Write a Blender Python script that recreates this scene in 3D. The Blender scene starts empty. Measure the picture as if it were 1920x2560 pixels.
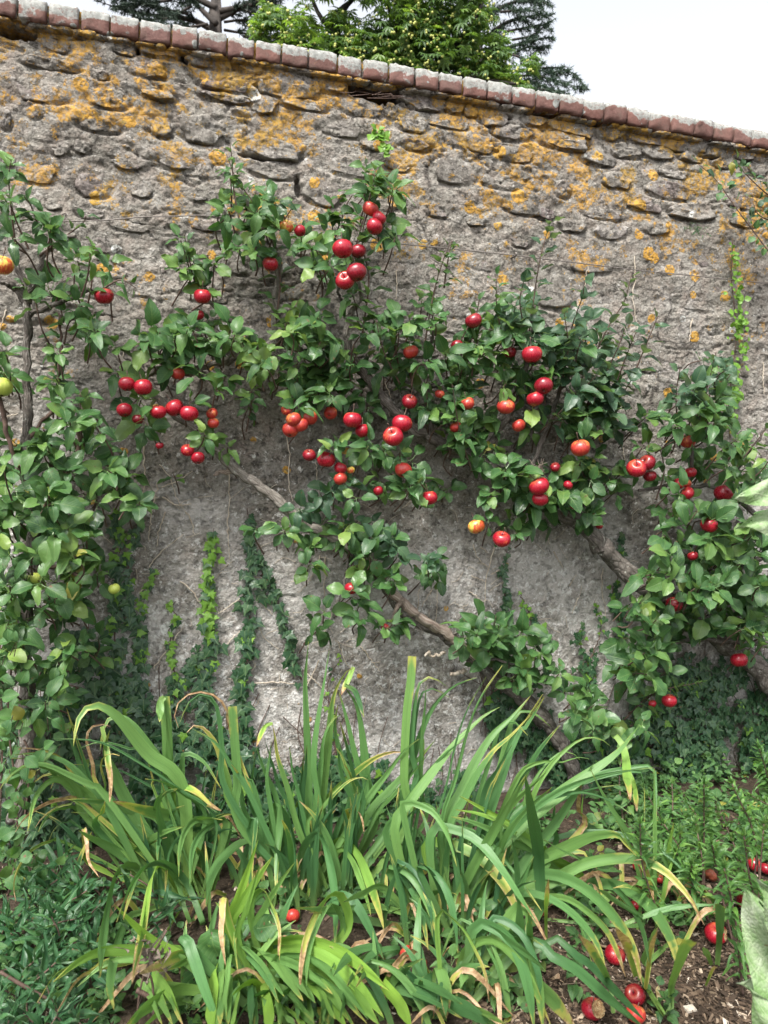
import bpy, math, random
import numpy as np
from mathutils import Vector, Matrix

random.seed(11)
rng = np.random.default_rng(11)
SC = bpy.context.scene
COL = SC.collection

# ---------------------------------------------------------------- camera
YAW, PITCH, FPX = math.radians(13.5), math.radians(6.0), 1923.0
CAM = np.array([0.0, -3.06, 1.6])
sy, cy, sp, cp = math.sin(YAW), math.cos(YAW), math.sin(PITCH), math.cos(PITCH)
FWD = np.array([sy * cp, cy * cp, -sp]); RIGHT = np.array([cy, -sy, 0.0]); UP = np.array([sy * sp, cy * sp, cp])
cam_data = bpy.data.cameras.new('camera')
cam_data.sensor_fit = 'VERTICAL'
cam_data.sensor_height = 24.0
cam_data.sensor_width = 18.0
cam_data.lens = 24.0 * FPX / 2560.0
cam_data.clip_start = 0.02
cam_data.clip_end = 500.0
cam_data.dof.use_dof = True
cam_data.dof.focus_distance = 3.0
cam_data.dof.aperture_fstop = cam_data.lens / 5.0
cam = bpy.data.objects.new('camera', cam_data)
COL.objects.link(cam)
cam.location = CAM
cam.rotation_euler = (math.pi / 2 - PITCH, 0, -YAW)
SC.camera = cam

# ---------------------------------------------------------------- sky, sun, exposure
SUN_EL, SUN_AZ = math.radians(58), math.radians(215)      # azimuth measured from +Y towards +X
world = bpy.data.worlds.new('World'); SC.world = world
world.use_nodes = True
wt = world.node_tree
wt.nodes.clear()
sky = wt.nodes.new('ShaderNodeTexSky'); sky.sky_type = 'NISHITA'; sky.sun_disc = False
sky.sun_elevation = SUN_EL; sky.sun_rotation = SUN_AZ
sky.air_density = 1.0; sky.dust_density = 4.0; sky.ozone_density = 1.0
hs = wt.nodes.new('ShaderNodeHueSaturation'); hs.inputs['Saturation'].default_value = 0.22
bgn = wt.nodes.new('ShaderNodeBackground'); bgn.inputs['Strength'].default_value = 0.085
wo = wt.nodes.new('ShaderNodeOutputWorld')
wt.links.new(sky.outputs[0], hs.inputs['Color']); wt.links.new(hs.outputs[0], bgn.inputs['Color'])
wt.links.new(bgn.outputs[0], wo.inputs['Surface'])
sun_d = bpy.data.lights.new('sun', 'SUN'); sun_d.energy = 1.5; sun_d.angle = math.radians(14); sun_d.color = (1.0, 0.96, 0.9)
sun = bpy.data.objects.new('sun', sun_d); COL.objects.link(sun)
sdir = Vector((math.sin(SUN_AZ) * math.cos(SUN_EL), math.cos(SUN_AZ) * math.cos(SUN_EL), math.sin(SUN_EL)))
sun.rotation_euler = sdir.to_track_quat('Z', 'Y').to_euler()
SC.view_settings.view_transform = 'Standard'
SC.view_settings.look = 'None'
SC.view_settings.exposure = 2.15
SC.view_settings.gamma = 1.0
SC.view_settings.use_curve_mapping = False
SC.cycles.max_bounces = 6
SC.cycles.diffuse_bounces = 3
SC.cycles.transmission_bounces = 4

# ---------------------------------------------------------------- measuring helpers
def ray(u, v):
    return FWD + RIGHT * ((u - 960) / FPX) - UP * ((v - 1280) / FPX)
def at(u, v, d=0.0):
    """the point seen at photo pixel (u, v) that stands d metres in front of the wall face"""
    r = ray(u, v)
    return CAM + r * ((-d - CAM[1]) / r[1])
def ground(u, v, z=0.0):
    r = ray(u, v)
    return CAM + r * ((z - CAM[2]) / r[2])
def far(u, v, dist):
    return CAM + ray(u, v) * dist
def proj(P):
    q = np.asarray(P) - CAM
    w = q @ FWD
    return 960 + FPX * (q @ RIGHT) / w, 1280 - FPX * (q @ UP) / w, w
def norm(a):
    a = np.asarray(a, float)
    return a / (np.linalg.norm(a) + 1e-12)

# ---------------------------------------------------------------- object helpers
def tag(o, label=None, cat=None, group=None, kind=None):
    if label: o['label'] = label
    if cat: o['category'] = cat
    if group: o['group'] = group
    if kind: o['kind'] = kind
    return o
def empty(name, loc, label, cat, group=None):
    o = bpy.data.objects.new(name, None); COL.objects.link(o)
    o.location = loc; o.empty_display_size = 0.1
    return tag(o, label, cat, group)
def mesh_np(name, V, F, mats, uv=None, rnd=None, attrs=None, smooth=True, mi=None):
    """V (n,3); F = list of int arrays (m,k)"""
    me = bpy.data.meshes.new(name)
    V = np.asarray(V, np.float32)
    F = [np.asarray(f, np.int32) for f in F if len(f)]
    me.vertices.add(len(V)); me.vertices.foreach_set('co', V.ravel())
    loops = np.concatenate([f.ravel() for f in F])
    sizes = np.concatenate([np.full(len(f), f.shape[1], np.int32) for f in F])
    starts = np.concatenate([[0], np.cumsum(sizes)[:-1]]).astype(np.int32)
    me.loops.add(len(loops)); me.loops.foreach_set('vertex_index', loops)
    me.polygons.add(len(sizes)); me.polygons.foreach_set('loop_start', starts); me.polygons.foreach_set('loop_total', sizes)
    me.polygons.foreach_set('use_smooth', np.full(len(sizes), smooth, bool))
    if mi is not None: me.polygons.foreach_set('material_index', np.asarray(mi, np.int32))
    if uv is not None:
        l = me.uv_layers.new(name='UVMap'); l.data.foreach_set('uv', np.asarray(uv, np.float32)[loops].ravel())
    at_ = dict(attrs or {})
    if rnd is not None: at_['rnd'] = rnd
    for k, a in at_.items():
        x = me.attributes.new(k, 'FLOAT', 'POINT'); x.data.foreach_set('value', np.asarray(a, np.float32))
    me.update(calc_edges=True)
    for m in (mats if isinstance(mats, (list, tuple)) else [mats]): me.materials.append(m)
    return me
def link(name, me, parent=None, M=None):
    o = bpy.data.objects.new(name, me); COL.objects.link(o)
    if parent is not None:
        o.parent = parent
        off = Matrix.Translation(-Vector(parent_world(parent)))
        o.matrix_basis = off @ (M if M is not None else Matrix.Identity(4))
    elif M is not None:
        o.matrix_basis = M
    return o
def parent_world(p):
    w = Vector(p.location)
    while p.parent is not None:
        p = p.parent; w = w + Vector(p.location)
    return w
class Bag:
    """collects pieces and builds ONE mesh"""
    def __init__(s): s.V = []; s.F = []; s.U = []; s.R = []; s.n = 0; s.A = []
    def add(s, V, F, uv=None, rnd=None, a=None):
        V = np.asarray(V, float)
        s.V.append(V); s.F += [np.asarray(f) + s.n for f in F]
        s.U.append(np.zeros((len(V), 2)) if uv is None else uv)
        s.R.append(np.full(len(V), random.random() if rnd is None else rnd))
        s.A.append(np.zeros(len(V)) if a is None else (np.full(len(V), a) if np.isscalar(a) else a))
        s.n += len(V)
    def mesh(s, name, mats):
        by = {}
        for f in s.F: by.setdefault(f.shape[1], []).append(f)
        return mesh_np(name, np.concatenate(s.V), [np.concatenate(x) for x in by.values()], mats, np.concatenate(s.U), np.concatenate(s.R), {'wear': np.concatenate(s.A)})

# numpy noise
_perm = np.random.default_rng(5).integers(0, 2**31, 4096)
def _h(ix, iy, s):
    return ((_perm[(ix * 73 + s * 131) & 4095] ^ _perm[(iy * 179 + s * 17 + 7) & 4095]) * 2654435761 & 0xffff) / 32767.5 - 1.0
def vnoise(x, y, s=0):
    x = np.asarray(x, float); y = np.asarray(y, float)
    ix = np.floor(x).astype(np.int64); iy = np.floor(y).astype(np.int64)
    fx = x - ix; fy = y - iy
    fx = fx * fx * fx * (fx * (fx * 6 - 15) + 10); fy = fy * fy * fy * (fy * (fy * 6 - 15) + 10)
    a = _h(ix, iy, s); b = _h(ix + 1, iy, s); c = _h(ix, iy + 1, s); d = _h(ix + 1, iy + 1, s)
    return (a * (1 - fx) + b * fx) * (1 - fy) + (c * (1 - fx) + d * fx) * fy
def fbm(x, y, o=4, s=0, g=.5):
    t = 0; a = 1; n = 0
    for i in range(o):
        t = t + a * vnoise(x * 2**i, y * 2**i, s + i * 13); n += a; a *= g
    return t / n
def sstep(a, b, x):
    t = np.clip((x - a) / (b - a), 0, 1); return t * t * (3 - 2 * t)

def catmull(P, n):
    P = np.asarray(P, float)
    Q = np.vstack([2 * P[0] - P[1], P, 2 * P[-1] - P[-2]])
    seg = np.linalg.norm(np.diff(P[:, :3], axis=0), axis=1); c = np.concatenate([[0], np.cumsum(seg)]); c /= c[-1]
    out = []
    for t in np.linspace(0, 1, n):
        i = min(np.searchsorted(c, t, side='right') - 1, len(P) - 2)
        f = (t - c[i]) / max(c[i + 1] - c[i], 1e-9)
        a, b, d, e = Q[i], Q[i + 1], Q[i + 2], Q[i + 3]
        out.append(.5 * (2 * b + (d - a) * f + (2 * a - 5 * b + 4 * d - e) * f**2 + (3 * b - a - 3 * d + e) * f**3))
    return np.array(out)
def tube(P, R, seg=8, rough=0.0, seed=0, cap=True):
    P = np.asarray(P, float); n = len(P); R = np.broadcast_to(np.asarray(R, float), (n,))
    T = np.gradient(P, axis=0); T /= np.linalg.norm(T, axis=1)[:, None] + 1e-12
    ref = np.array([0.13, 0.2, 1.0]) if abs(T[0][2]) < .9 else np.array([1.0, .1, 0])
    V = []; UV = []
    A = norm(np.cross(T[0], ref))
    ln = np.concatenate([[0], np.cumsum(np.linalg.norm(np.diff(P, axis=0), axis=1))])
    for i in range(n):
        A = norm(A - T[i] * (A @ T[i])); B = np.cross(T[i], A)
        for k in range(seg):
            a = 2 * math.pi * k / seg
            r = R[i]
            if rough: r = r * (1 + rough * float(fbm(ln[i] * 14 + seed, math.cos(a) * 1.6 + math.sin(a) * 1.1 + 5, 3, seed)))
            V.append(P[i] + r * (math.cos(a) * A + math.sin(a) * B)); UV.append((k / seg, ln[i]))
    i0 = np.arange(n - 1)[:, None] * seg; k = np.arange(seg)[None, :]; k2 = (k + 1) % seg
    F = [np.stack([i0 + k, i0 + k2, i0 + seg + k2, i0 + seg + k], -1).reshape(-1, 4)]
    if cap: F.append(np.array([[0 + j for j in range(seg)][::-1], [(n - 1) * seg + j for j in range(seg)]]))
    return np.array(V), F, np.array(UV)

# ---------------------------------------------------------------- material writer
class NT:
    def __init__(s, name):
        s.m = bpy.data.materials.new(name); s.m.use_nodes = True; s.t = s.m.node_tree; s.t.nodes.clear()
        s.out = s.t.nodes.new('ShaderNodeOutputMaterial')
    def put(s, sock, v):
        if isinstance(v, bpy.types.NodeSocket): s.t.links.new(v, sock)
        elif isinstance(v, (tuple, list)): sock.default_value = tuple(v) + ((1.0,) if sock.type == 'RGBA' and len(v) == 3 else ())
        else: sock.default_value = v
    def node(s, typ, **kw):
        n = s.t.nodes.new('ShaderNode' + typ)
        for k, v in kw.items(): setattr(n, k, v)
        return n
    def pos(s): return s.node('NewGeometry').outputs['Position']
    def obj(s): return s.node('TexCoord').outputs['Object']
    def gen(s): return s.node('TexCoord').outputs['Generated']
    def uv(s): return s.node('TexCoord').outputs['UV']
    def xyz(s, v):
        n = s.node('SeparateXYZ'); s.put(n.inputs[0], v); return n.outputs
    def attr(s, name):
        n = s.node('Attribute'); n.attribute_name = name; return n.outputs['Fac']
    def orand(s): return s.node('ObjectInfo').outputs['Random']
    def noise(s, vec, scale, detail=4.0, rough=.55, dist=0.0, col=False):
        n = s.node('TexNoise'); s.put(n.inputs['Vector'], vec); s.put(n.inputs['Scale'], scale)
        n.inputs['Detail'].default_value = detail; n.inputs['Roughness'].default_value = rough; n.inputs['Distortion'].default_value = dist
        return n.outputs['Color' if col else 'Fac']
    def vor(s, vec, scale, feature='F1', rand=1.0):
        n = s.node('TexVoronoi', feature=feature); s.put(n.inputs['Vector'], vec); s.put(n.inputs['Scale'], scale); n.inputs['Randomness'].default_value = rand
        return n.outputs
    def math(s, op, a, b=0.0, clamp=False):
        n = s.node('Math', operation=op, use_clamp=clamp); s.put(n.inputs[0], a); s.put(n.inputs[1], b); return n.outputs[0]
    def vmath(s, op, a, b):
        n = s.node('VectorMath', operation=op); s.put(n.inputs[0], a)
        if op == 'SCALE': s.put(n.inputs['Scale'], b)
        else: s.put(n.inputs[1], b)
        return n.outputs[0]
    def mapr(s, v, a, b, c=0.0, d=1.0, smooth=False):
        n = s.node('MapRange', clamp=True, interpolation_type='SMOOTHSTEP' if smooth else 'LINEAR')
        for i, x in enumerate((v, a, b, c, d)): s.put(n.inputs[i], x)
        return n.outputs[0]
    def ramp(s, fac, stops, interp='LINEAR'):
        n = s.node('ValToRGB'); n.color_ramp.interpolation = interp
        while len(n.color_ramp.elements) < len(stops): n.color_ramp.elements.new(0.5)
        for e, (p, c) in zip(n.color_ramp.elements, stops):
            e.position = p; e.color = tuple(c) + (1,) if not isinstance(c, float) else (c, c, c, 1)
        s.put(n.inputs[0], fac); return n.outputs[0]
    def mix(s, fac, a, b, blend='MIX'):
        n = s.node('Mix', data_type='RGBA', blend_type=blend); n.clamp_factor = True
        s.put(n.inputs[0], fac); s.put(n.inputs[6], a); s.put(n.inputs[7], b); return n.outputs[2]
    def bump(s, h, strength=.5, dist=.01, nrm=None):
        n = s.node('Bump'); n.inputs['Strength'].default_value = strength; n.inputs['Distance'].default_value = dist
        s.put(n.inputs['Height'], h)
        if nrm is not None: s.put(n.inputs['Normal'], nrm)
        return n.outputs[0]
    def bsdf(s, col, rough=.8, spec=.3, nrm=None, **kw):
        n = s.node('BsdfPrincipled'); s.put(n.inputs['Base Color'], col); s.put(n.inputs['Roughness'], rough); s.put(n.inputs['Specular IOR Level'], spec)
        if nrm is not None: s.put(n.inputs['Normal'], nrm)
        for k, v in kw.items(): s.put(n.inputs[k], v)
        return n.outputs[0]
    def done(s, shader):
        s.t.links.new(shader, s.out.inputs['Surface']); return s.m

# ================================================================ THE WALL
# bottom front edge of the brick coping, read at two places
_e0, _e1 = at(0, 38, .03), at(1920, 372, .03)
CB = (_e1[2] - _e0[2]) / (_e1[0] - _e0[0]); CA = _e0[2] - CB * _e0[0]
def zc(x): return CA + CB * x
print('coping line', CA, CB, 'x range', at(0, 1280)[0], at(1920, 1280)[0])

def wall_mat(name, stone):
    m = NT(name)
    p = m.pos()
    x, y, z = m.xyz(p)[0:3]
    warp = m.vmath('ADD', p, m.vmath('SCALE', m.noise(p, 7, 3, col=True), .06))
    below = m.math('SUBTRACT', m.math('ADD', m.math('MULTIPLY', x, CB), CA), z)       # metres below the coping
    if stone:
        r = m.orand()
        base = m.ramp(r, [(0, (.25, .235, .22)), (.2, (.34, .315, .285)), (.4, (.31, .27, .255)), (.55, (.25, .205, .20)), (.68, (.37, .35, .325)), (.8, (.29, .27, .24)), (.9, (.20, .185, .17)), (1, (.46, .43, .41))])
        base = m.mix(m.mapr(m.noise(p, 22, 6, .65), .35, .68), m.mix(1.0, base, (.62, .60, .58), 'MULTIPLY'), base)
        base = m.mix(m.mapr(m.noise(warp, 11, 6, .65), .44, .60, 0, .8), base, m.ramp(m.noise(warp, 3.2, 8, .6), [(.3, (.22, .207, .183)), (.55, (.325, .305, .272)), (.72, (.40, .38, .345))]))
    else:
        n1 = m.noise(warp, 3.2, 8, .6)
        base = m.ramp(n1, [(.30, (.195, .183, .160)), (.46, (.285, .268, .237)), (.58, (.345, .325, .29)), (.72, (.41, .39, .355))])
        base = m.mix(m.mapr(m.noise(p, 14, 5, .6), .42, .72, 0, .6), base, (.30, .235, .20))
    # grit of the lime mortar
    gv = m.vor(m.vmath('ADD', p, m.vmath('SCALE', m.noise(p, 120, 2, col=True), .012)), 88)
    grit = m.mix(m.mapr(gv['Distance'], .0, .34, .75, 0), base, m.ramp(m.xyz(gv['Color'])[0], [(0, (.085, .075, .064)), (.4, (.22, .2, .175)), (.75, (.46, .43, .39)), (1, (.70, .68, .64))]))
    base = m.mix(m.mapr(m.noise(warp, 2.1, 5, .6),   .38, .62, .5, .95) if not stone else .5, base, grit)
    base = m.mix(m.mapr(m.noise(p, 100, 4, .75), .32, .62, .95, 0), base, m.mix(1.0, base, (.48, .47, .46), 'MULTIPLY'))
    pit = m.mapr(m.noise(p, 30, 8, .76), .37, .45, 1, 0)
    base = m.mix(m.math('MULTIPLY', pit, .85 if not stone else .6), base, (.075, .068, .06))
    base = m.mix(m.mapr(m.noise(p, 21, 8, .75), .56, .66, 0, .55), base, (.50, .485, .46))
    if not stone:                                   # fine cracks and faint bed joints showing through the render
        cr = m.vor(m.vmath('MULTIPLY', m.vmath('ADD', p, m.vmath('SCALE', m.noise(p, 6, 5, col=True), .16)), (3.2, 3.2, 6.5)), 1.0, 'DISTANCE_TO_EDGE')['Distance']
        base = m.mix(m.math('MULTIPLY', m.mapr(cr, .004, .03, 1, 0), m.mapr(m.noise(p, 2.7, 4), .42, .56, 0, .9)), base, (.07, .062, .055))
    # grey weathering and dark algae in patches, more of it low on the wall
    dk = m.math('ADD', m.noise(warp, 1.5, 6, .62), m.mapr(below, .7, 1.5, -.12, .02))
    base = m.mix(m.mapr(dk, .50, .66, 0, .72, True), base, m.mix(1.0, base, (.40, .40, .39), 'MULTIPLY'))
    # pale crust on the old lime, mostly at the foot of the wall
    pc = m.math('ADD', m.noise(warp, 2.6, 9, .68), m.mapr(below, 1.1, 2.0, -.06, .09))
    base = m.mix(m.mapr(pc, .50, .64, 0, .75), base, (.50, .48, .455))
    base = m.mix(m.mapr(m.math('ADD', m.noise(p, 34, 8, .75), m.mapr(below, 1.0, 2.1, -.03, .065)), .585, .64, 0, .9), base, (.60, .59, .57))
    # white lichen discs
    wv = m.vor(m.vmath('ADD', p, m.vmath('SCALE', m.noise(p, 40, 3, col=True), .018)), 8)
    wc = m.xyz(wv['Color'])
    wr = m.mapr(wc[0], .55, 1.0, 0.0, .24)
    base = m.mix(m.math('MULTIPLY', m.mapr(m.math('SUBTRACT', wr, wv['Distance']), 0, .02, 0, .9), m.mapr(m.noise(p, 70, 4), .38, .5)), base, (.66, .67, .64))
    base = m.mix(1.0, base, (.82, .82, .812), 'MULTIPLY')
    # orange lichen: sheets near the top, single rosettes further down
    ln = m.noise(warp, 5.2, 10, .68)
    lb = m.mapr(below, .0, 1.5, .10, -.165)
    lw = m.math('MULTIPLY', m.mapr(m.math('ADD', m.math('ADD', ln, lb), m.mapr(m.noise(p, 24, 7, .75), .25, .75, -.17, .17)), .565, .61), m.mapr(m.noise(p, 62, 7, .85), .405, .53))
    ov = m.vor(m.vmath('ADD', p, m.vmath('SCALE', m.noise(p, 45, 3, col=True), .012)), 11)
    oc = m.xyz(ov['Color'])
    orr = m.math('MULTIPLY', m.mapr(oc[1], .35, 1.0, .0, .34), m.mapr(below, .2, 2.2, 1.15, .42))
    od = m.math('MULTIPLY', m.mapr(m.math('SUBTRACT', orr, ov['Distance']), 0, .03), m.mapr(m.noise(p, 90, 4), .36, .46))
    lic = m.math('MAXIMUM', lw, od)
    lcol = m.ramp(m.noise(p, 30, 4, .6), [(.3, (.25, .16, .025)), (.45, (.38, .205, .028)), (.58, (.47, .255, .035)), (.72, (.33, .26, .085))])
    lcol = m.mix(m.mapr(m.noise(p, 3.1, 3), .5, .65, 0, .6), lcol, (.33, .22, .035))
    col = m.mix(m.math('MULTIPLY', lic, .86), base, lcol)
    h = m.math('ADD', m.math('MULTIPLY', m.noise(p, 45, 8, .65), 1.0), m.math('ADD', m.math('MULTIPLY', gv['Distance'], -.35 if not stone else -.1), m.math('MULTIPLY', lic, .12)))
    return m.done(m.bsdf(col, .92, .2, m.bump(m.math('SUBTRACT', h, m.math('MULTIPLY', pit, .5)), .85, .012)))
M_mortar = wall_mat('lime_mortar', False)
M_stone = wall_mat('rubble_stone', True)

wall = empty('stone_wall', (1.0, 0, 0), 'tall old rubble stone wall with orange lichen behind the apple trees', 'wall')

# ---- stones: boxes read from the photograph (pixel), then a fill of the rest
def box_xt(u0, v0, u1, v1):
    a = at((u0 + u1) / 2, (v0 + v1) / 2); l = at(u0, (v0 + v1) / 2); r = at(u1, (v0 + v1) / 2); t = at((u0 + u1) / 2, v0); b = at((u0 + u1) / 2, v1)
    return a[0], zc(a[0]) - a[2], (r[0] - l[0]) / 2, (t[2] - b[2]) / 2
T1 = [(140,125,330,165),(340,130,480,170),(490,205,580,238),(595,182,780,250),(800,225,1010,292),(1025,250,1140,320),(1160,270,1340,335),(1345,318,1515,400),(860,295,1120,395),(1125,318,1380,420),(180,158,310,222),(540,245,720,330),(60,350,300,440),(380,385,560,470),(650,500,745,592),(610,495,652,560),(760,490,990,612),(340,510,520,572),(1040,590,1300,688),(1070,694,1300,770),(1460,420,1660,500),(1380,512,1580,592),(315,600,392,664),(210,600,300,672),(490,660,640,732),(690,640,840,735),(100,430,180,512),(0,640,62,712),(180,850,270,905),(330,740,480,850),(800,800,900,870),(560,790,655,852),(1310,770,1480,885),(330,895,450,945),(820,945,1040,1000),(480,960,640,1000),(100,250,330,300),(0,470,50,560),(400,300,470,345),(870,395,1080,440),(1210,420,1420,475),(1090,410,1200,490),(1560,590,1659,650),(80,690,240,790),(600,380,760,430),(1000,1010,1150,1070),(330,1010,520,1090)]
T2 = [(5,440,60,512),(75,408,270,472),(272,430,345,490),(348,440,410,502),(200,500,370,556),(410,470,530,540),(470,535,640,605),(660,562,880,642),(600,498,710,545),(718,515,915,580),(920,530,1050,602),(975,612,1120,680),(1120,625,1265,685),(1052,568,1260,628),(1210,580,1400,655),(1282,655,1380,700),(1420,685,1510,725),(370,600,480,662),(500,630,640,700),(215,670,400,795),(420,750,590,820),(740,780,812,852),(950,738,1075,812),(862,645,1000,716),(1200,730,1310,768),(1130,780,1350,860),(1240,880,1420,950),(1050,850,1200,912),(520,860,700,930),(870,900,1050,950),(760,935,880,1002),(910,955,1050,1032),(1110,950,1240,1012),(540,1000,640,1070),(365,945,440,978),(1490,915,1630,980),(1515,640,1600,690),(1570,690,1659,760),(60,510,190,570),(80,600,200,650),(190,880,280,940),(10,680,120,740),(660,900,740,950),(1400,620,1500,680)]
ST = [box_xt(a / 1.728, b / 1.728, c / 1.728, d / 1.728) for a, b, c, d in T1] + [box_xt(a / 1.728 + 960, b / 1.728, c / 1.728 + 960, d / 1.728) for a, b, c, d in T2]
stones = [(cx, ct, hx * 1.04, ht * 1.04, random.uniform(.5, 1.05) * (1 if ct < .45 else .72)) for cx, ct, hx, ht in ST]
# ---- holes and open joints under the coping
cav = []
for (u, v, ru, rv, dp) in [(942, 229, 74, 23, .18), (905, 222, 36, 18, .16), (35, 80, 52, 13, .15), (1380, 290, 75, 6, .10), (1440, 301, 60, 5, .10), (1650, 332, 50, 6, .10), (1690, 348, 28, 8, .10),
                           (1272, 293, 12, 6, .08), (462, 140, 6, 18, .1), (345, 112, 4, 24, .07), (1700, 375, 14, 7, .09), (655, 392, 38, 5, .06), (745, 465, 8, 30, .05), (1775, 395, 30, 4, .07), (1880, 405, 26, 6, .08)]:
    cxx, ctt, rx, rt = box_xt(u - ru, v - rv, u + ru, v + rv); cav.append((cxx, ctt, rx, rt, dp))

def free(cx, ct, hx, ht, pad=.004):
    for sx, st, sxx, stt, _ in stones:
        if abs(cx - sx) < hx + sxx + pad - .02 and abs(ct - st) < ht + stt + pad - .008: return False
    for sx, st, sxx, stt, _ in cav:
        if abs(cx - sx) < hx + sxx * .8 and abs(ct - st) < ht + stt * .8: return False
    return True
X0, X1 = -.95, 2.95
for k in range(5200):
    if len(stones) >= 292: break
    cx = random.uniform(X0, X1); ct = random.uniform(.03, 1.75) if random.random() < .86 else random.uniform(1.7, 2.85)
    big = k < 1500
    hx = random.uniform(.06, .15) if big else random.uniform(.03, .075)
    ht = hx * random.uniform(.28, .55)
    if free(cx, ct, hx, ht): stones.append((cx, ct, hx, ht, (random.uniform(.25, .7) if random.random() < .30 + .5 * (ct < .35) else random.uniform(-.12, .08)) * (1 if ct < 1.4 else .6)))

def wall_y(x, t):
    """relief of the pointed wall face, metres towards the viewer"""
    z = zc(x) - t
    rough = .85 - .45 * sstep(.9, 1.6, t)
    r = .016 * fbm(x * 3.1, z * 4.4, 4, 1) + rough * (.010 * fbm(x * 11, z * 19, 4, 7, .6) + .0055 * fbm(x * 40, z * 52, 3, 3, .7))
    # ragged ledges between courses
    led = np.abs(fbm(x * 2.9, z * 10.5, 4, 21, .6)); r = r - rough * .014 * np.exp(-(led / .03)**2) * sstep(-.1, .25, fbm(x * 2.2, z * 5, 2, 44))
    return r
nx, nt = 640, 470
xs = np.concatenate([np.linspace(-3.2, X0, 40, endpoint=False), np.linspace(X0, X1, nx), np.linspace(X1 + .02, 5.5, 40)])
ts = np.concatenate([np.linspace(-.005, 2.2, 400), np.linspace(2.206, 3.6, 90)])
GX, GT = np.meshgrid(xs, ts, indexing='ij')
Y = wall_y(GX, GT)
for (cx, ct, hx, ht, pr) in stones:      # mortar washed out under each stone
    i0, i1 = np.searchsorted(xs, [cx - hx * 1.4, cx + hx * 1.4]); j0, j1 = np.searchsorted(ts, [ct - ht * 1.8, ct + ht * 2.0])
    dx = (GX[i0:i1, j0:j1] - cx) / hx; dt = (GT[i0:i1, j0:j1] - ct) / ht
    r = (np.abs(dx)**2.6 + np.abs(dt)**2.6)**(1 / 2.6)
    Y[i0:i1, j0:j1] -= .017 * max(0, min(pr, 1)) * np.exp(-((r - 1.05) / .16)**2) * sstep(-.6, .8, dt)
for (cx, ct, rx, rt, dp) in cav:
    w = 1 + .5 * fbm(GX * 26, GT * 30, 3, 33)
    r = np.sqrt(((GX - cx) / rx)**2 + ((GT - ct) / rt)**2) * w
    Y -= dp * (1 - sstep(.6, 1.15, r))
V = np.stack([GX, -Y, zc(GX) - GT], -1).reshape(-1, 3)
n1, n2 = GX.shape
idx = np.arange(n1 * n2).reshape(n1, n2)
F = np.stack([idx[:-1, :-1], idx[:-1, 1:], idx[1:, 1:], idx[1:, :-1]], -1).reshape(-1, 4)
link('mortar_face', mesh_np('mortar_face', V, [F], M_mortar), wall)
# solid body of the wall behind the face
def hexa(c8): return np.array(c8, float), [np.array([[0, 3, 2, 1], [4, 5, 6, 7], [0, 1, 5, 4], [1, 2, 6, 5], [2, 3, 7, 6], [3, 0, 4, 7]])]
def wall_block(x0, x1, y0, y1, tt, tb):
    return hexa([(x0, y0, zc(x0) - tb), (x1, y0, zc(x1) - tb), (x1, y1, zc(x1) - tb), (x0, y1, zc(x0) - tb), (x0, y0, zc(x0) - tt), (x1, y0, zc(x1) - tt), (x1, y1, zc(x1) - tt), (x0, y1, zc(x0) - tt)])
V, F = wall_block(-3.19, 5.49, .20, .48, .004, 3.6)
link('core', mesh_np('core', V, F, M_mortar, smooth=False), wall)

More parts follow.
